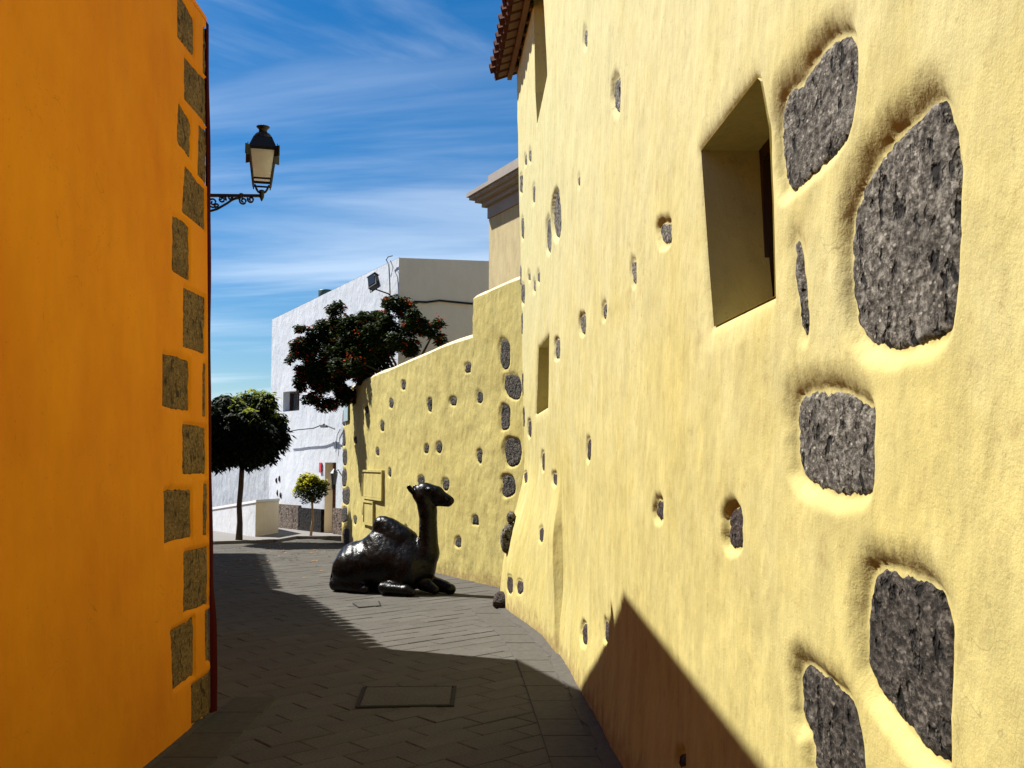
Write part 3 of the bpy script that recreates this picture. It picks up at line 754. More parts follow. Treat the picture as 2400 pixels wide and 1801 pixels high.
# border course that follows the foot of the right wall, and a mortar fillet
def bordered(y0, y1, xf, w, off, L, sgn, name='border_stone'):
    y = y0; k = 0
    while y < y1:
        l = L*rnd.uniform(.85, 1.15); ya, yb = y+.005, y+l-.005
        xa, xb = xf(ya)-sgn*off, xf(yb)-sgn*off; h = .006+rnd.uniform(0, .003)
        q = [(xa-sgn*w, ya), (xa, ya), (xb, yb), (xb-sgn*w, yb)]
        if sgn < 0: q = q[::-1]
        c = (sum(p[0] for p in q)/4, sum(p[1] for p in q)/4)
        t = [(c[0]+(p[0]-c[0])*.97, c[1]+(p[1]-c[1])*.98, h) for p in q]
        mobj(name, t+[(p[0], p[1], h-.006) for p in q]+[(p[0], p[1], -.03) for p in q],
             [(0, 1, 2, 3)]+[(4+i, 4+(i+1) % 4, (i+1) % 4, i) for i in range(4)]+[(8+i, 8+(i+1) % 4, 4+(i+1) % 4, 4+i) for i in range(4)], bo, g)
        y += l; k += 1
bordered(4.4, 11.0, base_x, .27, .10, .42, 1)
bo = plain('dark_border_stone', (.066, .060, .050), .92, spec=.08, var=.35, nscale=20, bump=.4)
bordered(4.6, YA, lambda y: -1.93, .30, .03, .5, -1)
bo = bpy.data.materials['border_stone_grey']
fv = []; ff = []
for i, y in enumerate(np.linspace(4, 11.25, 60)):
    x = base_x(y); w = .095+.02*math.sin(y*5)+.01*math.sin(y*17); fv += [(x-w, y, -.01), (x-w+.01, y, .010), (x+.06, y, .028)]
for i in range(59):
    for k in range(2): ff.append((i*3+k, i*3+k+1, i*3+k+4, i*3+k+3))
mobj('mortar_fillet', fv, ff, bo, g)
# access covers let into the paving
FRM = plain('worn_steel_frame', (.03, .027, .024), .9, spec=.1)
def cover(pts, label):
    P = [atZ(*p, .0) for p in pts]; c = sum(P)/4
    q = lambda k, z: [(c[0]+(p[0]-c[0])*k, c[1]+(p[1]-c[1])*k, z) for p in P]
    t = thing('access_cover', label, 'manhole cover', (c[0], c[1], 0))
    m = MB(); m.add(q(1, .009)+q(.93, .009)+q(.93, -.01)+q(1, -.01), [(i, (i+1) % 4, 4+(i+1) % 4, 4+i) for i in range(4)]+[(4+i, 4+(i+1) % 4, 8+(i+1) % 4, 8+i) for i in range(4)]+[(12+i, 12+(i+1) % 4, (i+1) % 4, i) for i in range(4)])
    m.build('cover_frame', FRM, t)
    m = MB(); m.add(q(.90, .010)+q(.90, -.01), [(0, 1, 2, 3)]+[(4+i, 4+(i+1) % 4, (i+1) % 4, i) for i in range(4)]); m.build('cover_plate', PAVE, t)
cover([(832, 1660), (1064, 1656), (1070, 1610), (850, 1612)], 'large rectangular access cover in the shaded paving of the foreground')
cover([(840, 1425), (893, 1421), (889, 1410), (826, 1416)], 'small rectangular access cover in the sunlit paving in front of the camel')
# far pavement with kerb
KERB = plain('kerb_concrete', (.16, .15, .14), .85, var=.2)
kp = [atZ(330, 1275, .0), atZ(500, 1275), atZ(640, 1271), atZ(690, 1262), atZ(835, 1264)]
kb = [(p[0], p[1]) for p in kp]+[(-1, 24), (-6, 30), (-25, 30)]
n = len(kb); pvm = mobj('pavement', [(x, y, .05) for x, y in kb]+[(x, y, -.03) for x, y in kb], [tuple(range(n))]+[(n+i, n+(i+1) % n, (i+1) % n, i) for i in range(n)], KERB); tag(pvm, kind='structure')
for i in range(4):
    p, q = Vector((kb[i][0], kb[i][1], 0)), Vector((kb[i+1][0], kb[i+1][1], 0)); L = (q-p).length; d = (q-p)/L; nn = Vector((d.y, -d.x, 0)); k = 0
    while k < L-.1:
        e = min(L, k+.8); a, b = p+d*(k+.005), p+d*(e-.005)
        m = MB(); m.add([(a+nn*.10)+Vector((0, 0, -.03)), (b+nn*.10)+Vector((0, 0, -.03)), b-nn*.04+Vector((0, 0, -.03)), a-nn*.04+Vector((0, 0, -.03)), (a+nn*.095)+Vector((0, 0, .06)), (b+nn*.095)+Vector((0, 0, .06)), b-nn*.04+Vector((0, 0, .063)), a-nn*.04+Vector((0, 0, .063))],
              [(0,3,2,1),(4,5,6,7),(0,1,5,4),(1,2,6,5),(2,3,7,6),(3,0,4,7)]); m.build('kerb_stone', KERB, pvm); k += .8
# fallen leaves
LEAFD = plain('dry_leaf', (.28, .14, .05), .8, var=.4)
mb = MB(); rl_ = random.Random(5)
for k in range(210):
    y = rl_.uniform(12.5, 21); x = rl_.uniform(-7.5, right_lim(y)-.7); s_ = rl_.uniform(.012, .03); a = rl_.uniform(0, 6.3)
    if y < 14 and -2.5 < x < -.8: continue
    if rl_.random() < .3: x = rl_.uniform(-4.6, -2.6); y = rl_.uniform(16, 20.5)
    mb.add([(x+s_*1.6*math.cos(a), y+s_*1.6*math.sin(a), .012), (x-s_*math.sin(a)*.7, y+s_*math.cos(a)*.7, .02), (x-s_*1.6*math.cos(a), y-s_*1.6*math.sin(a), .012), (x+s_*math.sin(a)*.7, y-s_*math.cos(a)*.7, .014)], [(0, 1, 2, 3)])
tag(mb.build('fallen_leaves', LEAFD), 'scattered small dry orange leaves on the paving beyond the camel', 'leaves', kind='stuff')
# ------------------------------------------------------------------ white house
wh = thing('white_house', 'white flat-roofed house behind the flowering bush, its right side beige in the shade', 'house', (-4, 22, 0))
hc = (-3.75, 21.9)
def hx(Y): return hc[0]-.8*(Y-hc[1])
def hpt(u, v):        # point of the lit face seen at a pixel
    p = atPlane(u, v, (hc[0], hc[1], 0), (1, .8, 0)); return Vector(p)
cTop = hpt(935, 604); lTop = hpt(637, 749)
dF = Vector((-.8, 1, 0)).normalized(); nF = Vector((-1, -.8, 0)).normalized()
def HF(s, z, off=0):  # s metres from the corner to the left along the face
    b = Vector((cTop.x, cTop.y, 0))+dF*s+nF*off; return (b.x, b.y, z)
def hs(u, v):
    p = hpt(u, v); return (Vector((p.x, p.y, 0))-Vector((cTop.x, cTop.y, 0))).dot(dF), p.z
Lh = hs(637, 800)[0]
ws = [hs(664, 920), hs(702, 914), hs(701, 958), hs(665, 965)]
s0, s1 = min(w[0] for w in ws), max(w[0] for w in ws); z0, z1 = min(w[1] for w in ws), max(w[1] for w in ws)
ds = [hs(762, 1084), hs(788, 1084)]; d1, d0 = ds[0][0], ds[1][0]; dz = ds[0][1]
def topat(s): return cTop.z+(lTop.z-cTop.z)*s/Lh
def cells(ss, zf, holes):
    v = []; f = []
    for i in range(len(ss)-1):
        a, b = ss[i], ss[i+1]
        lv = sorted(set([0.0]+[z for h in holes if h[0] <= a+1e-6 and b-1e-6 <= h[1] for z in h[2:]]))
        for j, za in enumerate(lv):
            zb = lv[j+1] if j+1 < len(lv) else None
            if any(h[0] <= a+1e-6 and b-1e-6 <= h[1] and abs(za-h[2]) < 1e-6 for h in holes): continue
            k = len(v); v += [HF(a, za), HF(b, za), HF(b, zf(b) if zb is None else zb), HF(a, zf(a) if zb is None else zb)]; f.append((k, k+1, k+2, k+3))
    return v, f
v, f = cells(sorted([0, d0, d1, s0, s1, Lh]), topat, [(s0, s1, z0, z1), (d0, d1, 0.0, dz)])
mobj('wall', v, f, WHT, wh)
def recess(a, b, za, zb, dep, mat, parent):
    v = [HF(a, za), HF(b, za), HF(b, zb), HF(a, zb), HF(a, za, -dep), HF(b, za, -dep), HF(b, zb, -dep), HF(a, zb, -dep)]
    return mobj('window_reveal' if za > .5 else 'door_reveal', v, [(0, 1, 5, 4), (1, 2, 6, 5), (2, 3, 7, 6), (3, 0, 4, 7)], mat, parent)
recess(s0, s1, z0, z1, .22, WHT, wh); recess(d0, d1, 0, dz, .3, BEI, wh)
GLS = NT('dark_window_glass').color((.02, .025, .03)).set(.15, 0, .5).m
wf = MB()
def hbox(m, a, b, za, zb, o0, o1):
    c = [HF(a, za, o0), HF(b, za, o0), HF(b, za, o1), HF(a, za, o1), HF(a, zb, o0), HF(b, zb, o0), HF(b, zb, o1), HF(a, zb, o1)]
    return m.add(c, [(0,1,2,3),(4,7,6,5),(0,4,5,1),(1,5,6,2),(2,6,7,3),(3,7,4,0)])
for (a, b, za, zb) in ((s0, s1, z0, z0+.05), (s0, s1, z1-.05, z1), (s0, s0+.05, z0+.052, z1-.052), (s1-.05, s1, z0+.052, z1-.052), ((s0+s1)/2-.02, (s0+s1)/2+.02, z0+.052, z1-.052)): hbox(wf, a, b, za, zb, -.21, -.17)
w_ = wf.build('window_frame', SHUT, wh); hbox(MB(), s0+.01, s1-.01, z0+.01, z1-.01, -.225, -.212).build('window_pane', GLS, w_)
DOOR = plain('dark_red_door', (.09, .012, .012), .5)
dr = hbox(MB(), d0, d1, 0, dz, -.24, -.20).build('door', DOOR, wh)
hbox(MB(), d0+.12, d1-.12, .9, dz-.15, -.198, -.19).build('door_panel', DOOR, dr); hbox(MB(), d0+.12, d1-.12, .2, .8, -.198, -.19).build('door_panel', DOOR, dr)
hbox(MB(), d1-.09, d1-.06, 1.0, 1.12, -.198, -.15).build('handle', IRON, dr)
# right side (shaded) and roof
rd = Vector((1, .25, 0)).normalized(); rL = 4.6
r2 = (cTop.x+rd.x*rL, cTop.y+rd.y*rL)
mobj('side_wall', [(cTop.x, cTop.y, 0), (r2[0], r2[1], 0), (r2[0], r2[1], cTop.z+.06), (cTop.x, cTop.y, cTop.z)], [(0, 1, 2, 3)], BEI, wh)
fl = HF(Lh, lTop.z); bk = (fl[0]+rd.x*7, fl[1]+rd.y*7)
mobj('flat_roof', [(cTop.x, cTop.y, cTop.z-.25), (r2[0], r2[1], cTop.z-.2), (bk[0], bk[1], lTop.z-.2), (fl[0], fl[1], lTop.z-.25)], [(0, 1, 2, 3)], WHT, wh)
mobj('back_wall', [(fl[0], fl[1], 0), (bk[0], bk[1], 0), (bk[0], bk[1], lTop.z), (fl[0], fl[1], lTop.z), (r2[0], r2[1], 0), (r2[0], r2[1], cTop.z)], [(1, 0, 3, 2), (4, 1, 2, 5)], WHT, wh)
# parapet thickness (thin inner lip)
cp_ = MB(); hbox(cp_, .0, Lh, cTop.z, cTop.z+.001, -.2, 0)
mobj('parapet', [HF(0, cTop.z+.004), HF(Lh, lTop.z+.004), HF(Lh, lTop.z+.004, -.22), HF(0, cTop.z+.004, -.22), HF(0, cTop.z-.3, -.22), HF(Lh, lTop.z-.3, -.22)], [(0, 1, 2, 3), (3, 2, 5, 4)], WHT, wh)
# rough stone plinth, lower at the left, up to the door
PLN = stone('rough_brown_plinth', (.07, .05, .04), (.15, .115, .09), (.25, .2, .165), .5)
PLD = stone('shaded_plinth', (.005, .004, .004), (.012, .010, .008), (.024, .019, .017), .5)  # plinth stone with the deep shade near the door put into its colour
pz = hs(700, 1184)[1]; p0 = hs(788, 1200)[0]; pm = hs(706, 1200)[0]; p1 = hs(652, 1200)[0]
hbox(MB(), pm+.01, p1, 0, pz, 0, .07).build('plinth', PLN, wh)
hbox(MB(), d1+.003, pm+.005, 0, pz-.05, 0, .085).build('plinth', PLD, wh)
hbox(MB(), .3, d0-.003, 0, pz, 0, .07).build('plinth', PLN, wh)
# bared stones in the old wall
for (u, v) in ((648, 1125), (655, 1122), (650, 1155), (658, 1160)):
    s_, z_ = hs(u, v); c = HF(s_, z_, -.03); rock('stone', c, (.06, .06, .09), wh, int(u+v), BASB)
# cable line across the face with its brackets, and wires
def htube(pts, r, name, parent, off=.06, mat=IRON):
    P = [HF(*hs(u, v), off) for u, v in pts]; m = MB(); m.tube(P, r, 6); return m.build(name, mat, parent)
htube([(676, 1013), (690, 1012), (710, 1008), (730, 1006), (750, 1004), (765, 998), (775, 996), (790, 1002), (800, 1006)], .013, 'cable', wh, .16)
htube([(775, 996), (768, 1000), (782, 1000)], .03, 'cable_joint', wh, .16)
htube([(790, 1060), (793, 1020), (800, 1006)], .008, 'cable', wh, .03)
# side-wall cable
def sp(u, v, off=.04):
    p = Vector(atPlane(u, v, (cTop.x, cTop.y, 0), (.25, -1, 0))); return (p.x, p.y-off, p.z)
m = MB(); m.tube([sp(*q) for q in [(950, 740), (951, 722), (956, 712), (975, 708), (1000, 709), (1030, 705), (1060, 708), (1090, 711), (1115, 713)]], .022, 6); m.build('cable', IRON, wh)
m = MB(); m.tube([sp(*q) for q in [(952, 735), (944, 722), (938, 705), (930, 690)]], .012, 6); m.build('cable', IRON, wh)
# mast of wires at the roof corner
htube([(929, 601), (920, 603), (915, 610), (921, 622), (923, 650), (924, 690), (926, 715)], .012, 'cable', wh, .10)
htube([(923, 612), (929, 628), (924, 650)], .008, 'cable', wh, .08)
# floodlight
fp = Vector(HF(*hs(910, 664), .35))
fl_ = thing('floodlight', 'dark square floodlight tilted on a bracket near the top corner of the white house', 'floodlight', fp)
Mf = Matrix.Translation(fp) @ Matrix.Rotation(R(-12), 4, 'Y') @ Matrix.Rotation(R(-28), 4, 'X') @ Matrix.Rotation(R(-30), 4, 'Z')
MB().box(-.11, .11, -.07, .07, -.16, .13, Mf, .015).build('housing', IRON, fl_)
MB().box(-.114, .114, -.072, .072, .131, .145, Mf).build('cap', GRAYP, fl_)
MB().box(-.085, .085, -.078, -.0705, -.12, .10, Mf).build('lens', GLS, fl_)
m = MB(); m.tube([Mf @ Vector((-.12, 0, -.05)), Mf @ Vector((-.12, 0, -.22)), Mf @ Vector((.12, 0, -.22)), Mf @ Vector((.12, 0, -.05))], .012, 6); m.build('yoke', IRON, fl_)
m = MB(); m.tube([Mf @ Vector((.02, 0, -.22)), HF(*hs(922, 690), .12), HF(*hs(925, 705), -.02)], .015, 6); m.build('bracket', IRON, fl_)
# roof vent
vp = Vector(HF(*hs(722, 707), -.45)); GRN = plain('green_grey_metal', (.03, .07, .06), .5, .3)
vt = thing('roof_vent', 'dark green metal vent cowl on the roof edge of the white house', 'chimney', (vp.x, vp.y, vp.z))
MB().lathe((vp.x-.04, vp.y, vp.z-.35), [(.15, 0), (.15, .4)], 16).build('pipe', GRN, vt, True)
MB().lathe((vp.x, vp.y, vp.z+.02), [(.1, 0), (.16, .05), (.17, .28), (.16, .3)], 16).build('cowl', GRN, vt, True)
# small wall lantern by the door, letter box and red notice
q = hs(798, 1118); c = Vector(HF(q[0], q[1], .16))
wlp = thing('wall_lamp', 'small dark lantern fixed beside the dark red door of the white house', 'lamp', c)
m = MB(); m.lathe((c.x, c.y, c.z-.16), [(.05, 0), (.08, .22), (.08, .24)], 8); m.build('lamp_body', GRAYP, wlp)
m = MB(); m.lathe((c.x, c.y, c.z+.083), [(.1, 0), (.03, .08), (.01, .10)], 8); m.build('lamp_cap', IRON, wlp)
m = MB(); m.tube([(c.x, c.y, c.z+.1), HF(q[0], q[1]+.16, .06), HF(q[0], q[1]+.06, -.01)], .012, 6); m.build('bracket', IRON, wlp)
q = hs(753, 1097); rdn = hbox(MB(), q[0]-.05, q[0]+.05, q[1]-.1, q[1]+.12, .005, .03).build('red_notice', plain('red_enamel', (.5, .03, .05), .5)); tag(rdn, 'tiny red notice on the white house left of its door', 'sign')
# lower white yard wall to the left, behind the tree
yl0 = HF(hs(655, 1200)[0], 0); yw = mobj('yard_wall', [(yl0[0], yl0[1]+.05, 0), (-9.6, 29.6, 0), (-9.6, 29.6, 2.0), (yl0[0], yl0[1]+.05, 1.95), (yl0[0], yl0[1]+.35, 0), (-9.3, 29.9, 0), (-9.3, 29.9, 2.0), (yl0[0], yl0[1]+.35, 1.95)],
   [(0, 3, 2, 1), (4, 5, 6, 7), (3, 7, 6, 2), (0, 4, 7, 3)], plaster('greyed_white_plaster', (.40, .43, .47), (.31, .34, .38), grime=True, bumpk=2.0, streak=.4)); tag(yw, 'rough white yard wall seen below the crown of the dark tree', 'wall')  # white plaster greyed down, the grazing light is put into its colour
# low white block wall in front
c0_ = Vector(atZ(598, 1258, .05)); c0_.z = 0
def zat(u, v, p): return float(atY(u, v, p[1])[2])
le = Vector((c0_.x-1.55, c0_.y+2.0, 0)); re = Vector((c0_.x+.22, c0_.y+1.15, 0))
zc_ = zat(598, 1178, c0_); zl_ = zat(500, 1190, (0, c0_.y+1.8)); zr_ = zat(652, 1174, re)
be = le+Vector((.9, .9, 0))
LWm = MB().add([c0_, le, be, re, (c0_.x, c0_.y, zc_), (le.x, le.y, zl_-.06), (be.x, be.y, zl_), (re.x, re.y, zr_)], [(0, 3, 2, 1), (4, 7, 6, 5), (0, 4, 5, 1), (3, 7, 4, 0), (2, 6, 7, 3), (1, 5, 6, 2)])
lw = thing('low_white_wall', 'low white block wall with a shaded end face tinted beige behind the tree trunk', 'wall', c0_)
LWm.f = [f for f in LWm.f if f != (3, 7, 4, 0)]; LWm.build('wall', WHT, lw); mobj('end_face', [c0_, re, (re.x, re.y, zr_), (c0_.x, c0_.y, zc_)], [(0, 1, 2, 3)], BEI, lw)

cap_ = MB(); cz_ = Vector((0, 0, .05)); tq = [Vector((c0_.x, c0_.y, zc_+.003)), Vector((le.x, le.y, zl_-.057)), Vector((be.x, be.y, zl_+.003)), Vector((re.x, re.y, zr_+.003))]
cen = sum(tq, Vector())/4; tq = [cen+(p-cen)*1.03+Vector((0, 0, p.z*0)) for p in tq]
cap_.add(tq+[p+cz_ for p in tq], [(0, 1, 2, 3), (4, 7, 6, 5), (0, 4, 5, 1), (1, 5, 6, 2), (2, 6, 7, 3), (3, 7, 4, 0)]); cap_.build('coping', plain('white_coping_paint', (.72, .74, .76), .8, var=.1), lw)

# ------------------------------------------------------------------ tan building with cornice
tb = thing('tan_building', 'tan building with a heavy grey cornice rising between the white house and the yellow building', 'building', (0, 16, 0))
tp0 = Vector(atY(1146, 560, 16.5)); td = Vector((.5, -1, 0)).normalized(); tn = Vector((-1, -.5, 0)).normalized(); te = Vector((1, .35, 0)).normalized()
zc0 = atY(1146, 497, 16.5)[2]    # underside of cornice
def TF(s, z, o=0): b = Vector((tp0.x, tp0.y, 0))+td*s+tn*o; return (b.x, b.y, z)
def tbox(name, mat, s0, s1, z0, z1, o0, o1, prof=None):
    c = [TF(s0, z0, o0), TF(s1, z0, o0), TF(s1, z0, o1), TF(s0, z0, o1), TF(s0, z1, o0), TF(s1, z1, o0), TF(s1, z1, o1), TF(s0, z1, o1)]
    return MB().add(c, [(0,3,2,1),(4,5,6,7),(0,1,5,4),(1,2,6,5),(2,3,7,6),(3,0,4,7)]).build(name, mat, tb)
tbox('wall', TAN, 0, 3.0, 0, zc0-.12, -3, 0)
pf = [(0, -.12, .025), (0, .08, .03), (-.03, .083, .05), (-.08, .16, .10), (-.10, .163, .14), (-.14, .22, .20), (-.22, .27, .27), (-.25, .273, .31), (-.25, .34, .31)]
for i, (s_, zz1, o_) in enumerate(pf[1:]):
    tbox('cornice', CORN, s_, 3.0, zc0+pf[i][1]+.001, zc0+zz1, -3, o_)
tbox('parapet', CORN, .0, 3.0, zc0+.343, zc0+.62, -3, .02)

# ------------------------------------------------------------------ foliage
def leafmat(name, c, c2, trans=.25, rough=.5):
    m = NT(name); geo = m.n('ShaderNodeNewGeometry')
    m.color(m.ramp(geo.outputs['Random Per Island'], [(0, c), (.75, g3(c, 1.3)), (1, c2)])).set(.62, 0, .12)
    tr = m.n('ShaderNodeBsdfTranslucent'); tr.inputs[0].default_value = (*g3(c2, 1.2), 1)
    mx = m.n('ShaderNodeMixShader'); mx.inputs[0].default_value = trans
    m.l(m.b.outputs[0], mx.inputs[1]); m.l(tr.outputs[0], mx.inputs[2]); m.l(mx.outputs[0], m.t.nodes['Material Output'].inputs[0])
    return m.m
def leaves(pts, r, L, Wd, droop, mat, name, parent, jit=.5):
    V = []; F = []
    for p in pts:
        a = r.uniform(0, 2*math.pi); d = Vector((math.cos(a), math.sin(a), r.uniform(-.6, .5)-droop)).normalized()
        s = Vector((0, 0, 1)).cross(d); s = s.normalized() if s.length > 1e-3 else Vector((1, 0, 0))
        s = (Matrix.Rotation(r.uniform(-.9, .9), 3, d) @ s); l = L*r.uniform(.65, 1.25); w = Wd*r.uniform(.8, 1.2)
        p = Vector(p); up = s.cross(d)
        k = len(V); V += [p, p+d*l*.45+s*w-up*w*.3, p+d*l-Vector((0, 0, l*.12*droop)), p+d*l*.45-s*w-up*w*.3, p+d*l*.5]
        F += [(k, k+1, k+4), (k+1, k+2, k+4), (k+2, k+3, k+4), (k+3, k, k+4)]
    return mobj(name, V, F, mat, parent)
def shell_pts(r, blobs, n, inner=.55):
    out = []; tot = sum(b[3]**2 for b in blobs)
    for (x, y, z, rad, sy) in blobs:
        for _ in range(int(n*rad*rad/tot)):
            d = Vector((r.gauss(0, 1), r.gauss(0, 1), r.gauss(0, 1))).normalized(); q = rad*(inner+(1-inner)*r.random()**.5)*r.uniform(.9, 1.06)
            out.append(Vector((x+d.x*q, y+d.y*q*sy, z+d.z*q)))
    return out
BARK = plain('bark', (.055, .04, .03), .9, var=.4, nscale=20, bump=.8)
# the dark tree on the far pavement
r = random.Random(11); tY = 20.15
tb0 = Vector(atY(560, 1262, tY)); mpp = tY/FPX
tr_ = thing('tree', 'small dark round-headed tree on the far pavement in front of the white wall', 'tree', (tb0.x, tb0.y, .1))
ctr = Vector(atY(568, 1010, tY)); DG = leafmat('dark_green_leaf', (.003, .007, .0015), (.014, .024, .003), .08); LG = leafmat('sunlit_green_leaf', (.10, .15, .015), (.30, .32, .04), .4)
m = MB(); m.tube([(tb0.x, tY, .0), (tb0.x+.01, tY, .4), (tb0.x-.01, tY, .75), (tb0.x+.015, tY, 1.1), (tb0.x+.03, tY, 1.5), (tb0.x+.05, tY, 1.9)], [.075, .058, .052, .054, .05, .042], 9); m.build('trunk', BARK, tr_, True)
for k in range(7):
    a = k*.9+.3; e = ctr+Vector((math.cos(a)*.6, math.sin(a)*.6, r.uniform(.0, .5))); b = Vector((tb0.x+.04, tY, 1.45+.06*k))
    m = MB(); m.tube([b, b.lerp(e, .5)+Vector((0, 0, .08)), e], [.04, .027, .012], 6); m.build('limb', BARK, tr_, True)
bl = []
for k in range(60):
    d = Vector((r.gauss(0, 1), r.gauss(0, 1), r.gauss(0, .9))).normalized(); q = r.uniform(.45, .82)
    z_ = d.z*q*.88
    z_ *= 1.16
    if z_ < -.66: z_ = -.66+r.uniform(0, .1)
    bl.append((ctr.x+d.x*q*1.17, ctr.y+d.y*q*.85, ctr.z+z_, r.uniform(.17, .30), 1))
bl.append((ctr.x, ctr.y, ctr.z-.05, .62, 1))
P = shell_pts(r, bl, 30000, .3); leaves(P, r, .14, .026, .55, DG, 'crown', tr_)
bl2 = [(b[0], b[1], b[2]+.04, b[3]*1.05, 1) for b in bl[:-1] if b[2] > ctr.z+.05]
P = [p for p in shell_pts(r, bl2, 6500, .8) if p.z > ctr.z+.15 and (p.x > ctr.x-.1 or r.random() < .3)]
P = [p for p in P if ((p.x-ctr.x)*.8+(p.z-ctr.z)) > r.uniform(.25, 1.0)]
leaves(P, r, .13, .02, .4, LG, 'sunlit_shoots', tr_)['kind'] = 'stuff'  # sunlight painted as a lighter leaf colour on the crown's upper right
# flowering bush hanging over the garden wall
r = random.Random(23)
fb = thing('flowering_bush', 'dark leafy bush with orange red flowers hanging over the left end of the garden wall', 'bush', (-2.2, 19.3, 0))
fbl = []
for (u, v, rad, Y) in ((762, 952, 30, 19.0), (735, 925, 28, 19.0), (700, 870, 28, 19.0), (690, 830, 22, 19.0), (890, 790, 50, 18.4), (815, 868, 40, 18.5), (838, 840, 40, 18.3), (790, 880, 45, 18.8), (765, 850, 62, 19.2), (745, 800, 48, 19.2), (720, 850, 38, 19.1), (850, 790, 68, 18.7), (800, 745, 38, 18.8), (860, 735, 34, 18.7), (930, 740, 42, 18.3), (930, 800, 52, 18.3), (985, 760, 42, 18.0), (1020, 775, 32, 17.8),
                       (790, 905, 48, 19.2), (745, 900, 38, 19.1), (770, 945, 26, 19.1), (715, 815, 30, 19.1), (700, 900, 22, 19.1), (880, 845, 40, 18.9), (830, 870, 45, 19.1), (920, 715, 24, 18.3), (1040, 790, 20, 17.8), (705, 770, 16, 19.1), (960, 720, 16, 18.2)):
    p = atY(u, v, Y); R_ = rad*Y/FPX
    n_ = max(3, int(R_*R_*60))
    for _ in range(n_):
        d = Vector((r.gauss(0, 1), r.gauss(0, 1), r.gauss(0, 1))).normalized(); q = R_*r.uniform(.35, .92)
        fbl.append((p[0]+d.x*q, p[1]+d.y*q*.9, p[2]+d.z*q, R_*r.uniform(.22, .42)+.03, 1))
FB = leafmat('bush_leaf', (.008, .018, .004), (.04, .055, .008), .15)
P = shell_pts(r, fbl, 50000, .25); leaves(P, r, .088, .022, .25, FB, 'foliage', fb)
FLO = leafmat('orange_flower', (.34, .028, .006), (.50, .085, .012), .25)
P = []
for c_ in [shell_pts(r, [b], 2, .95) for b in [r.choice(fbl) for _ in range(520)]]:
    for q in c_[:1]:
        for _ in range(r.randint(4, 9)): P.append(q+Vector((r.gauss(0, .028), r.gauss(0, .028), r.gauss(0, .028))))
leaves(P, r, .045, .017, 0, FLO, 'flowers', fb)
root = Vector((-2.3, 20.3, 0))
root = Vector((float(garden_x(18.6, 0))+.9, 18.9, 0)); tw = root+Vector((-.1, .1, 2.8))
m = MB(); m.tube([root, root+Vector((.05, 0, 1.4)), tw], [.09, .07, .06], 8); m.build('stem', BARK, fb, True)
for k in range(12):
    b = r.choice(fbl); m = MB(); e = Vector(b[:3]); m.tube([tw, tw.lerp(e, .5)+Vector((0, 0, .15)), e], [.04, .025, .01], 5); m.build('branch', BARK, fb, True)
# round topiary in front of the door
r = random.Random(31); yT = 21.3; p = Vector(atY(728, 1145, yT))
tt_ = thing('topiary_tree', 'little ball-clipped yellow green tree on a thin stem beside the dark doorway', 'tree', (p.x, yT, 0))
fo = Vector(atY(731, 1256, yT)); m = MB(); m.tube([(fo.x-.03, yT, .0), (fo.x+.02, yT, .4), (p.x+.03, yT, p.z-.2)], [.03, .026, .024], 7); m.build('trunk', plain('pale_bark', (.38, .27, .16), .8), tt_, True)
bl = []
for k in range(26):
    d = Vector((r.gauss(0, 1), r.gauss(0, 1), r.gauss(0, .9))).normalized(); bl.append((p.x+d.x*.28, p.y+d.y*.28, p.z+d.z*.23, .12, 1))
bl.append((p.x, p.y, p.z, .30, 1))
P = shell_pts(r, bl, 3600, .4); leaves(P, r, .06, .017, .05, leafmat('topiary_leaf', (.02, .035, .008), (.06, .07, .012), .15), 'crown', tt_)
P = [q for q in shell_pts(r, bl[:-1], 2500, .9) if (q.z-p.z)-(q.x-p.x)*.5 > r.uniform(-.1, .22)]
leaves(P, r, .06, .019, -.2, leafmat('sunlit_yellow_leaf', (.30, .31, .01), (.55, .50, .03), .4), 'sunlit_leaves', tt_)['kind'] = 'stuff'  # yellow leaves on the sunward top carry the sunlight in their colour

# ------------------------------------------------------------------ camel statue
def smin(a, b, k):
    h = np.clip(.5+.5*(b-a)/k, 0, 1); return b*(1-h)+a*h-k*h*(1-h)
h = .0125
ax = [np.arange(-.74, 1.04, h), np.arange(-.5, .48, h), np.arange(-.04, 1.45, h)]
X, Y, Z = np.meshgrid(*ax, indexing='ij')
def E_l(c, r_):
    k = np.sqrt(((X-c[0])/r_[0])**2+((Y-c[1])/r_[1])**2+((Z-c[2])/r_[2])**2); return (k-1)*min(r_)
def Cp(a, b, ra, rb, sy=1.0):
    a = np.array(a, float); b = np.array(b, float); e = b-a
    t = np.clip(((X-a[0])*e[0]+(Y-a[1])*e[1]+(Z-a[2])*e[2])/e.dot(e), 0, 1)
    return np.sqrt((X-a[0]-e[0]*t)**2+((Y-a[1]-e[1]*t)/sy)**2+(Z-a[2]-e[2]*t)**2)-(ra+(rb-ra)*t)
x_ = lambda c: (c-740)*.00107*1.06
z_ = lambda c: (1485-c)*.00107
F = E_l((-.30, 0, .28), (.33, .29, .33))
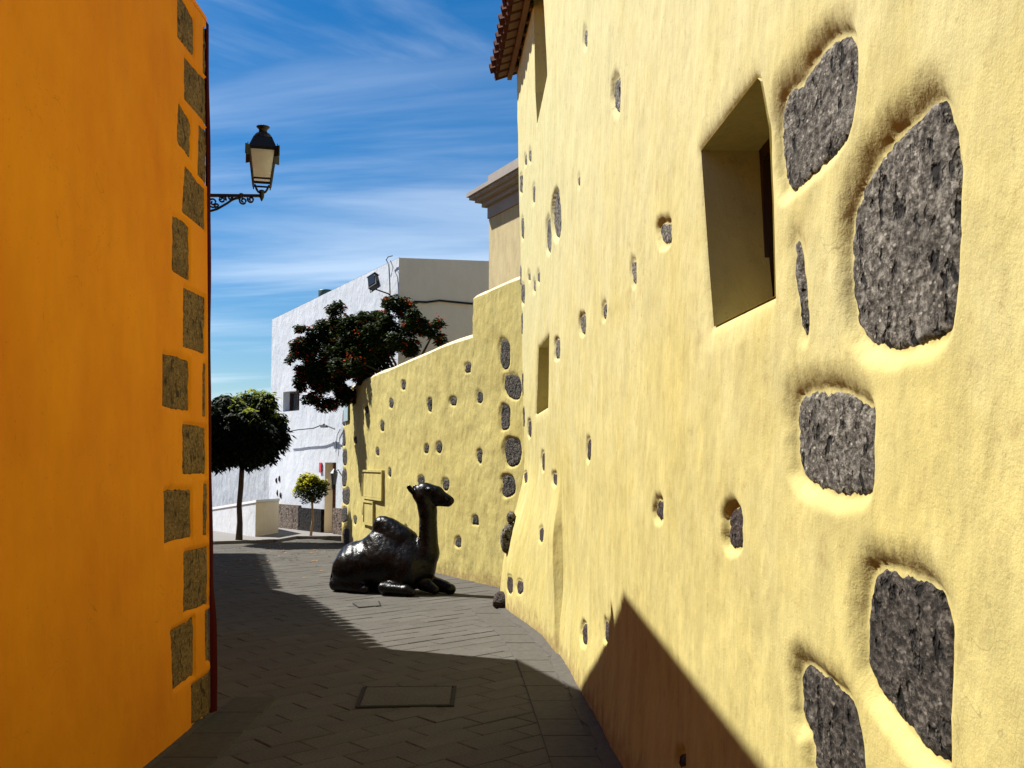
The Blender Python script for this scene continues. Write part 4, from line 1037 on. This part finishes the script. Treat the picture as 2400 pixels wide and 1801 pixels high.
for s_, k in [(E_l((.10, 0, .34), (.50, .30, .36)), .06), (E_l((.42, 0, .33), (.27, .24, .29)), .06),
              (E_l((-.30, 0, .47), (.20, .17, .125)), .05),
              (E_l((.05, 0, .60), (.28, .18, .14)), .06), (E_l((.03, 0, .68), (.17, .14, .10)), .05), (E_l((.0, 0, .81), (.108, .10, .125)), .045), (E_l((.09, 0, .79), (.15, .11, .13)), .05), (E_l((.19, 0, .735), (.17, .12, .125)), .06),
              (E_l((.29, 0, .675), (.20, .14, .12)), .07), (E_l((.42, 0, .54), (.18, .15, .13)), .05),
              # neck: thick root, almost vertical column
              (Cp((.57, 0, .30), (.645, 0, .50), .17, .138), .06), (Cp((.655, 0, .48), (.645, 0, 1.02), .124, .106), .04), (Cp((.64, 0, 1.0), (.60, 0, 1.17), .114, .118), .03),
              # head
              (E_l((.585, 0, 1.225), (.155, .10, .125)), .04), (Cp((.62, 0, 1.245), (.76, 0, 1.225), .105, .092, .85), .03),
              (Cp((.76, 0, 1.215), (.93, 0, 1.140), .085, .060, .8), .03), (Cp((.66, 0, 1.15), (.91, 0, 1.10), .075, .040, .85), .025),
              (E_l((.945, 0, 1.135), (.038, .040, .042)), .02)]:
    F = smin(F, s_, k)
for sd in (-1, 1):
    F = smin(F, E_l((.70, sd*.070, 1.272), (.042, .028, .028)), .015)          # brow
    F = smin(F, Cp((.48, sd*.06, 1.22), (.425, sd*.085, 1.295), .028, .036, .7), .018)   # ear
    F = np.maximum(F, -E_l((.425, sd*.10, 1.285), (.018, .02, .028)))
    F = np.maximum(F, -E_l((.935, sd*.036, 1.158), (.016, .01, .008)))           # nostril
    F = np.maximum(F, -E_l((.715, sd*.096, 1.248), (.02, .012, .010)))           # eye slit
# mouth groove
F = np.maximum(F, -(Cp((.97, -.06, 1.118), (.82, -.07, 1.145), .006, .004)))
F = np.maximum(F, -(Cp((.97, .06, 1.118), (.82, .07, 1.145), .006, .004)))
# haunches and folded hind legs
for sd in (-1, 1):
    F = smin(F, E_l((-.30, sd*.20, .26), (.27, .13, .24)), .04)
    F = smin(F, Cp((-.52, sd*.20, .09), (-.05, sd*.29, .055), .085, .055), .03)
    F = smin(F, E_l((.40, sd*.19, .26), (.20, .10, .20)), .05)               # shoulder
# forelegs: near one tucked under, far one stretched forward
F = smin(F, Cp((.20, -.33, .09), (.52, -.34, .075), .062, .062), .02); F = smin(F, Cp((.52, -.34, .07), (.60, -.34, .05), .066, .045), .02)
F = smin(F, Cp((.36, -.20, .16), (.22, -.28, .09), .09, .065), .06)
F = smin(F, Cp((.55, .10, .14), (.86, .05, .085), .10, .075), .03); F = smin(F, E_l((.93, .03, .065), (.075, .07, .068)), .025)
F = smin(F, Cp((.60, -.05, .13), (.80, -.10, .06), .09, .05), .03)
# tail laid against the rump
F = smin(F, Cp((-.60, -.10, .34), (-.62, -.16, .10), .022, .016), .02)
# modelling marks: matted wool on hump and shoulders, faint all over
wool = np.exp(-(((X-.14)/.26)**2+((Z-.80)/.16)**2))+.8*np.exp(-(((X-.48)/.12)**2+((Z-.52)/.13)**2))+.25*np.exp(-(((X-.05)/.4)**2+((Z-.6)/.2)**2))
fd = vnoise(X*16+Y*9, Z*22-Y*14, 61, 3, .6)
F = F-.005*wool*fd-.003*vnoise(X*7+Y*5, Z*7-Y*5, 62, 3)-.0035*(Z > .3)*vnoise(X*30+Y*18, Z*34-Y*25, 63, 2)
F = np.maximum(F, -(Z+.012))
V, Qd = surface_nets(F, [a[0] for a in ax], h)
BR = NT('dark_bronze')
n_ = BR.noise(14, 5, .65); BR.color(BR.ramp(n_, [(.3, (.0015, .0013, .0015)), (.55, (.003, .0024, .0024)), (.75, (.007, .0055, .0055))])).set(.3, .0, .2)
rgh = BR.ramp(BR.noise(9, 5, .7), [(.3, (.2, .2, .2)), (.7, (.36, .36, .36))]); BR.l(rgh, BR.b.inputs['Roughness'])
BR.addbump(BR.noise(20, 5, .6, (1, 1, 1.4), 1.2), .45, .010); BR.addbump(BR.noise(110, 3, .6), .12, .003)
yaw = R(-20); cc = Vector((atY(892, 1380, 12.62)[0], 12.62, 0))
cm = thing('camel_statue', 'dark bronze statue of a kneeling one-humped camel on the paving by the garden wall', 'statue', cc)
M = Matrix.Translation(cc) @ Matrix.Rotation(yaw, 4, 'Z')
Mn = np.array(M); V = V @ Mn[:3, :3].T+Mn[:3, 3]
npmesh('body', V, Qd, BR.m, cm)

# ------------------------------------------------------------------ wall lantern at the orange corner
LYp = 6.80; ms = LYp/FPX/6.386
def L3(x, y, dy=0): p = atY(480+x/6.386, 260+y/6.386, LYp); return Vector((p[0], LYp+dy, p[2]))
c = L3(865, 620); lt = thing('street_lantern', 'black iron lantern with frosted panes on a scrolled bracket off the orange corner', 'lantern', L3(100, 1262))
def zz(y): return L3(865, y).z
rot = R(45+14); q2 = math.sqrt(2)
def frustum(m, y0, w0, y1, w1): 
    m.lathe((c.x, c.y, 0), [(w0*ms*q2, zz(y0)), (w1*ms*q2, zz(y1))], 4, rot=rot); return m
m = MB(); frustum(m, 600, 196, 588, 205); frustum(m, 587, 205, 420, 135); m.lathe((c.x, c.y, 0), [(.066, zz(419)), (.062, zz(385)), (.05, zz(350)), (.033, zz(328))], 16); m.build('lantern_roof', IRON, lt)
m = MB(); m.lathe((c.x, c.y, 0), [(.030, zz(327)), (.028, zz(290)), (.032, zz(272)), (.046, zz(245)), (.047, zz(238)), (.02, zz(225)), (.004, zz(222)), (.003, zz(203))], 14); m.build('finial', IRON, lt, True)
Rz = Matrix.Translation((c.x, c.y, 0)) @ Matrix.Rotation(R(14), 4, 'Z')
def corner(sx, sy, w, y): return Rz @ Vector((sx*w*ms, sy*w*ms, zz(y)))
# four corner bars, rims
m = MB()
for sx in (-1, 1):
    for sy in (-1, 1):
        m.tube([corner(sx, sy, 193, 602), corner(sx, sy, 128, 1105)], .0075, 4); m.tube([corner(sx, sy, 128, 1100), corner(sx, sy, 124, 1145)], .0045, 5)
m.build('corner_bars', IRON, lt)
m = MB()
for (w, y, hh) in ((193, 612, 14), (132, 1040, 10), (128, 1100, 10)):
    for (a, b) in (((-1, -1), (1, -1)), ((1, -1), (1, 1)), ((1, 1), (-1, 1)), ((-1, 1), (-1, -1))):
        m.tube([corner(*a, w, y), corner(*b, w, y)], .007, 4)
m.build('rims', IRON, lt)
m = MB()   # crown plates on the corners
for (sx, sy) in ((-1, -1), (1, -1), (1, 1), (-1, 1)):
    d = (Rz.to_3x3() @ Vector((sx, sy, 0))).normalized(); t_ = Vector((-d.y, d.x, 0))
    a = corner(sx, sy, 185, 600)-d*.01; e = a+d*.05
    lo, hi = zz(722), zz(572)
    pts = [a+t_*.004, e+t_*.004, e-t_*.004, a-t_*.004]
    m = MB().add([(p.x, p.y, lo) for p in pts]+[(p.x, p.y, hi) for p in pts], [(0,3,2,1),(4,5,6,7),(0,1,5,4),(1,2,6,5),(2,3,7,6),(3,0,4,7)])
    k = a+d*.03; m.tube([(k.x, k.y, hi), (k.x, k.y, hi+.014)], .003, 5); m.build('crown_plate', IRON, lt)
fg = NT('frosted_pane'); fg.color((.93, .92, .90)).set(.35, 0, .4); tr = fg.n('ShaderNodeBsdfTranslucent'); tr.inputs[0].default_value = (.97, .97, .96, 1)
mx_ = fg.n('ShaderNodeMixShader'); mx_.inputs[0].default_value = .75; fg.l(fg.b.outputs[0], mx_.inputs[1]); fg.l(tr.outputs[0], mx_.inputs[2]); fg.l(mx_.outputs[0], fg.t.nodes['Material Output'].inputs[0])
for (a, b) in (((-1, -1), (1, -1)), ((1, -1), (1, 1)), ((1, 1), (-1, 1)), ((-1, 1), (-1, -1))):
    mobj('pane', [corner(*a, 187, 625), corner(*b, 187, 625), corner(*b, 134, 1036), corner(*a, 134, 1036)], [(0, 1, 2, 3)], fg.m, lt)
m = MB(); m.lathe((c.x, c.y, 0), [(.012, zz(700)), (.035, zz(780)), (.035, zz(900)), (.015, zz(980))], 12); m.build('bulb', LBOX, lt, True)
m = MB()
for sx in (-1, 1):
    m.tube([corner(sx, 0, 105, 1105), corner(sx, 0, 80, 1170), corner(sx, 0, 55, 1210), corner(sx, 0, 10, 1232)], [.006, .008, .008, .009], 7)
m.lathe((c.x, c.y, 0), [(.003, zz(1352)), (.012, zz(1310)), (.017, zz(1290)), (.018, zz(1255)), (.015, zz(1235)), (.022, zz(1215)), (.018, zz(1190)), (.006, zz(1180))], 12)
m.build('lantern_fork', IRON, lt, True)
m = MB(); b0 = L3(-330, 1250); b1 = L3(850, 1272); M_ = None
m.add([(b0.x, LYp-.011, zz(1285)+.0), (b1.x, LYp-.011, zz(1288)), (b1.x, LYp+.011, zz(1288)), (b0.x, LYp+.011, zz(1285)), (b0.x, LYp-.011, zz(1240)), (b1.x, LYp-.011, zz(1252)), (b1.x, LYp+.011, zz(1252)), (b0.x, LYp+.011, zz(1240))], [(0,3,2,1),(4,5,6,7),(0,1,5,4),(1,2,6,5),(2,3,7,6),(3,0,4,7)])
m.tube([L3(545, 1235), L3(545, 1300)], .013, 8)
m.build('bracket_arm', IRON, lt)
def spiral(cx, cy, r0, turns, a0, sgn=1, r1=14):
    P = []
    for i in range(26):
        t = i/25; a = a0+sgn*t*turns*2*math.pi; rr_ = r0+(r1-r0)*t; P.append(L3(cx+rr_*math.cos(a), cy+rr_*math.sin(a)))
    return P
m = MB()
m.tube([L3(-330, 1700), L3(-150, 1640), L3(0, 1520), L3(110, 1490), L3(180, 1470), L3(260, 1425), L3(330, 1385), L3(400, 1335), L3(460, 1310), L3(520, 1305)], .0085, 7)
for (cx, cy, r0, tn_, a0, sg) in ((575, 1345, 58, 1.4, -2.4, -1), (690, 1325, 52, 1.3, -2.6, -1), (262, 1325, 58, 1.6, .3, -1), (120, 1370, 75, 1.5, 1.2, 1), (385, 1300, 34, 1.2, .5, -1), (180, 1420, 34, 1.1, 2, 1), (-80, 1420, 110, 1.5, 1, 1)):
    m.tube(spiral(cx, cy, r0, tn_, a0, sg), .0068, 6)
m.build('bracket_scrollwork', IRON, lt, True)
bp = L3(-330, 1450); MB().box(bp.x-.02, bp.x+.012, LYp-.05, LYp+.05, zz(1750), zz(1200)).build('wall_plate', IRON, lt)
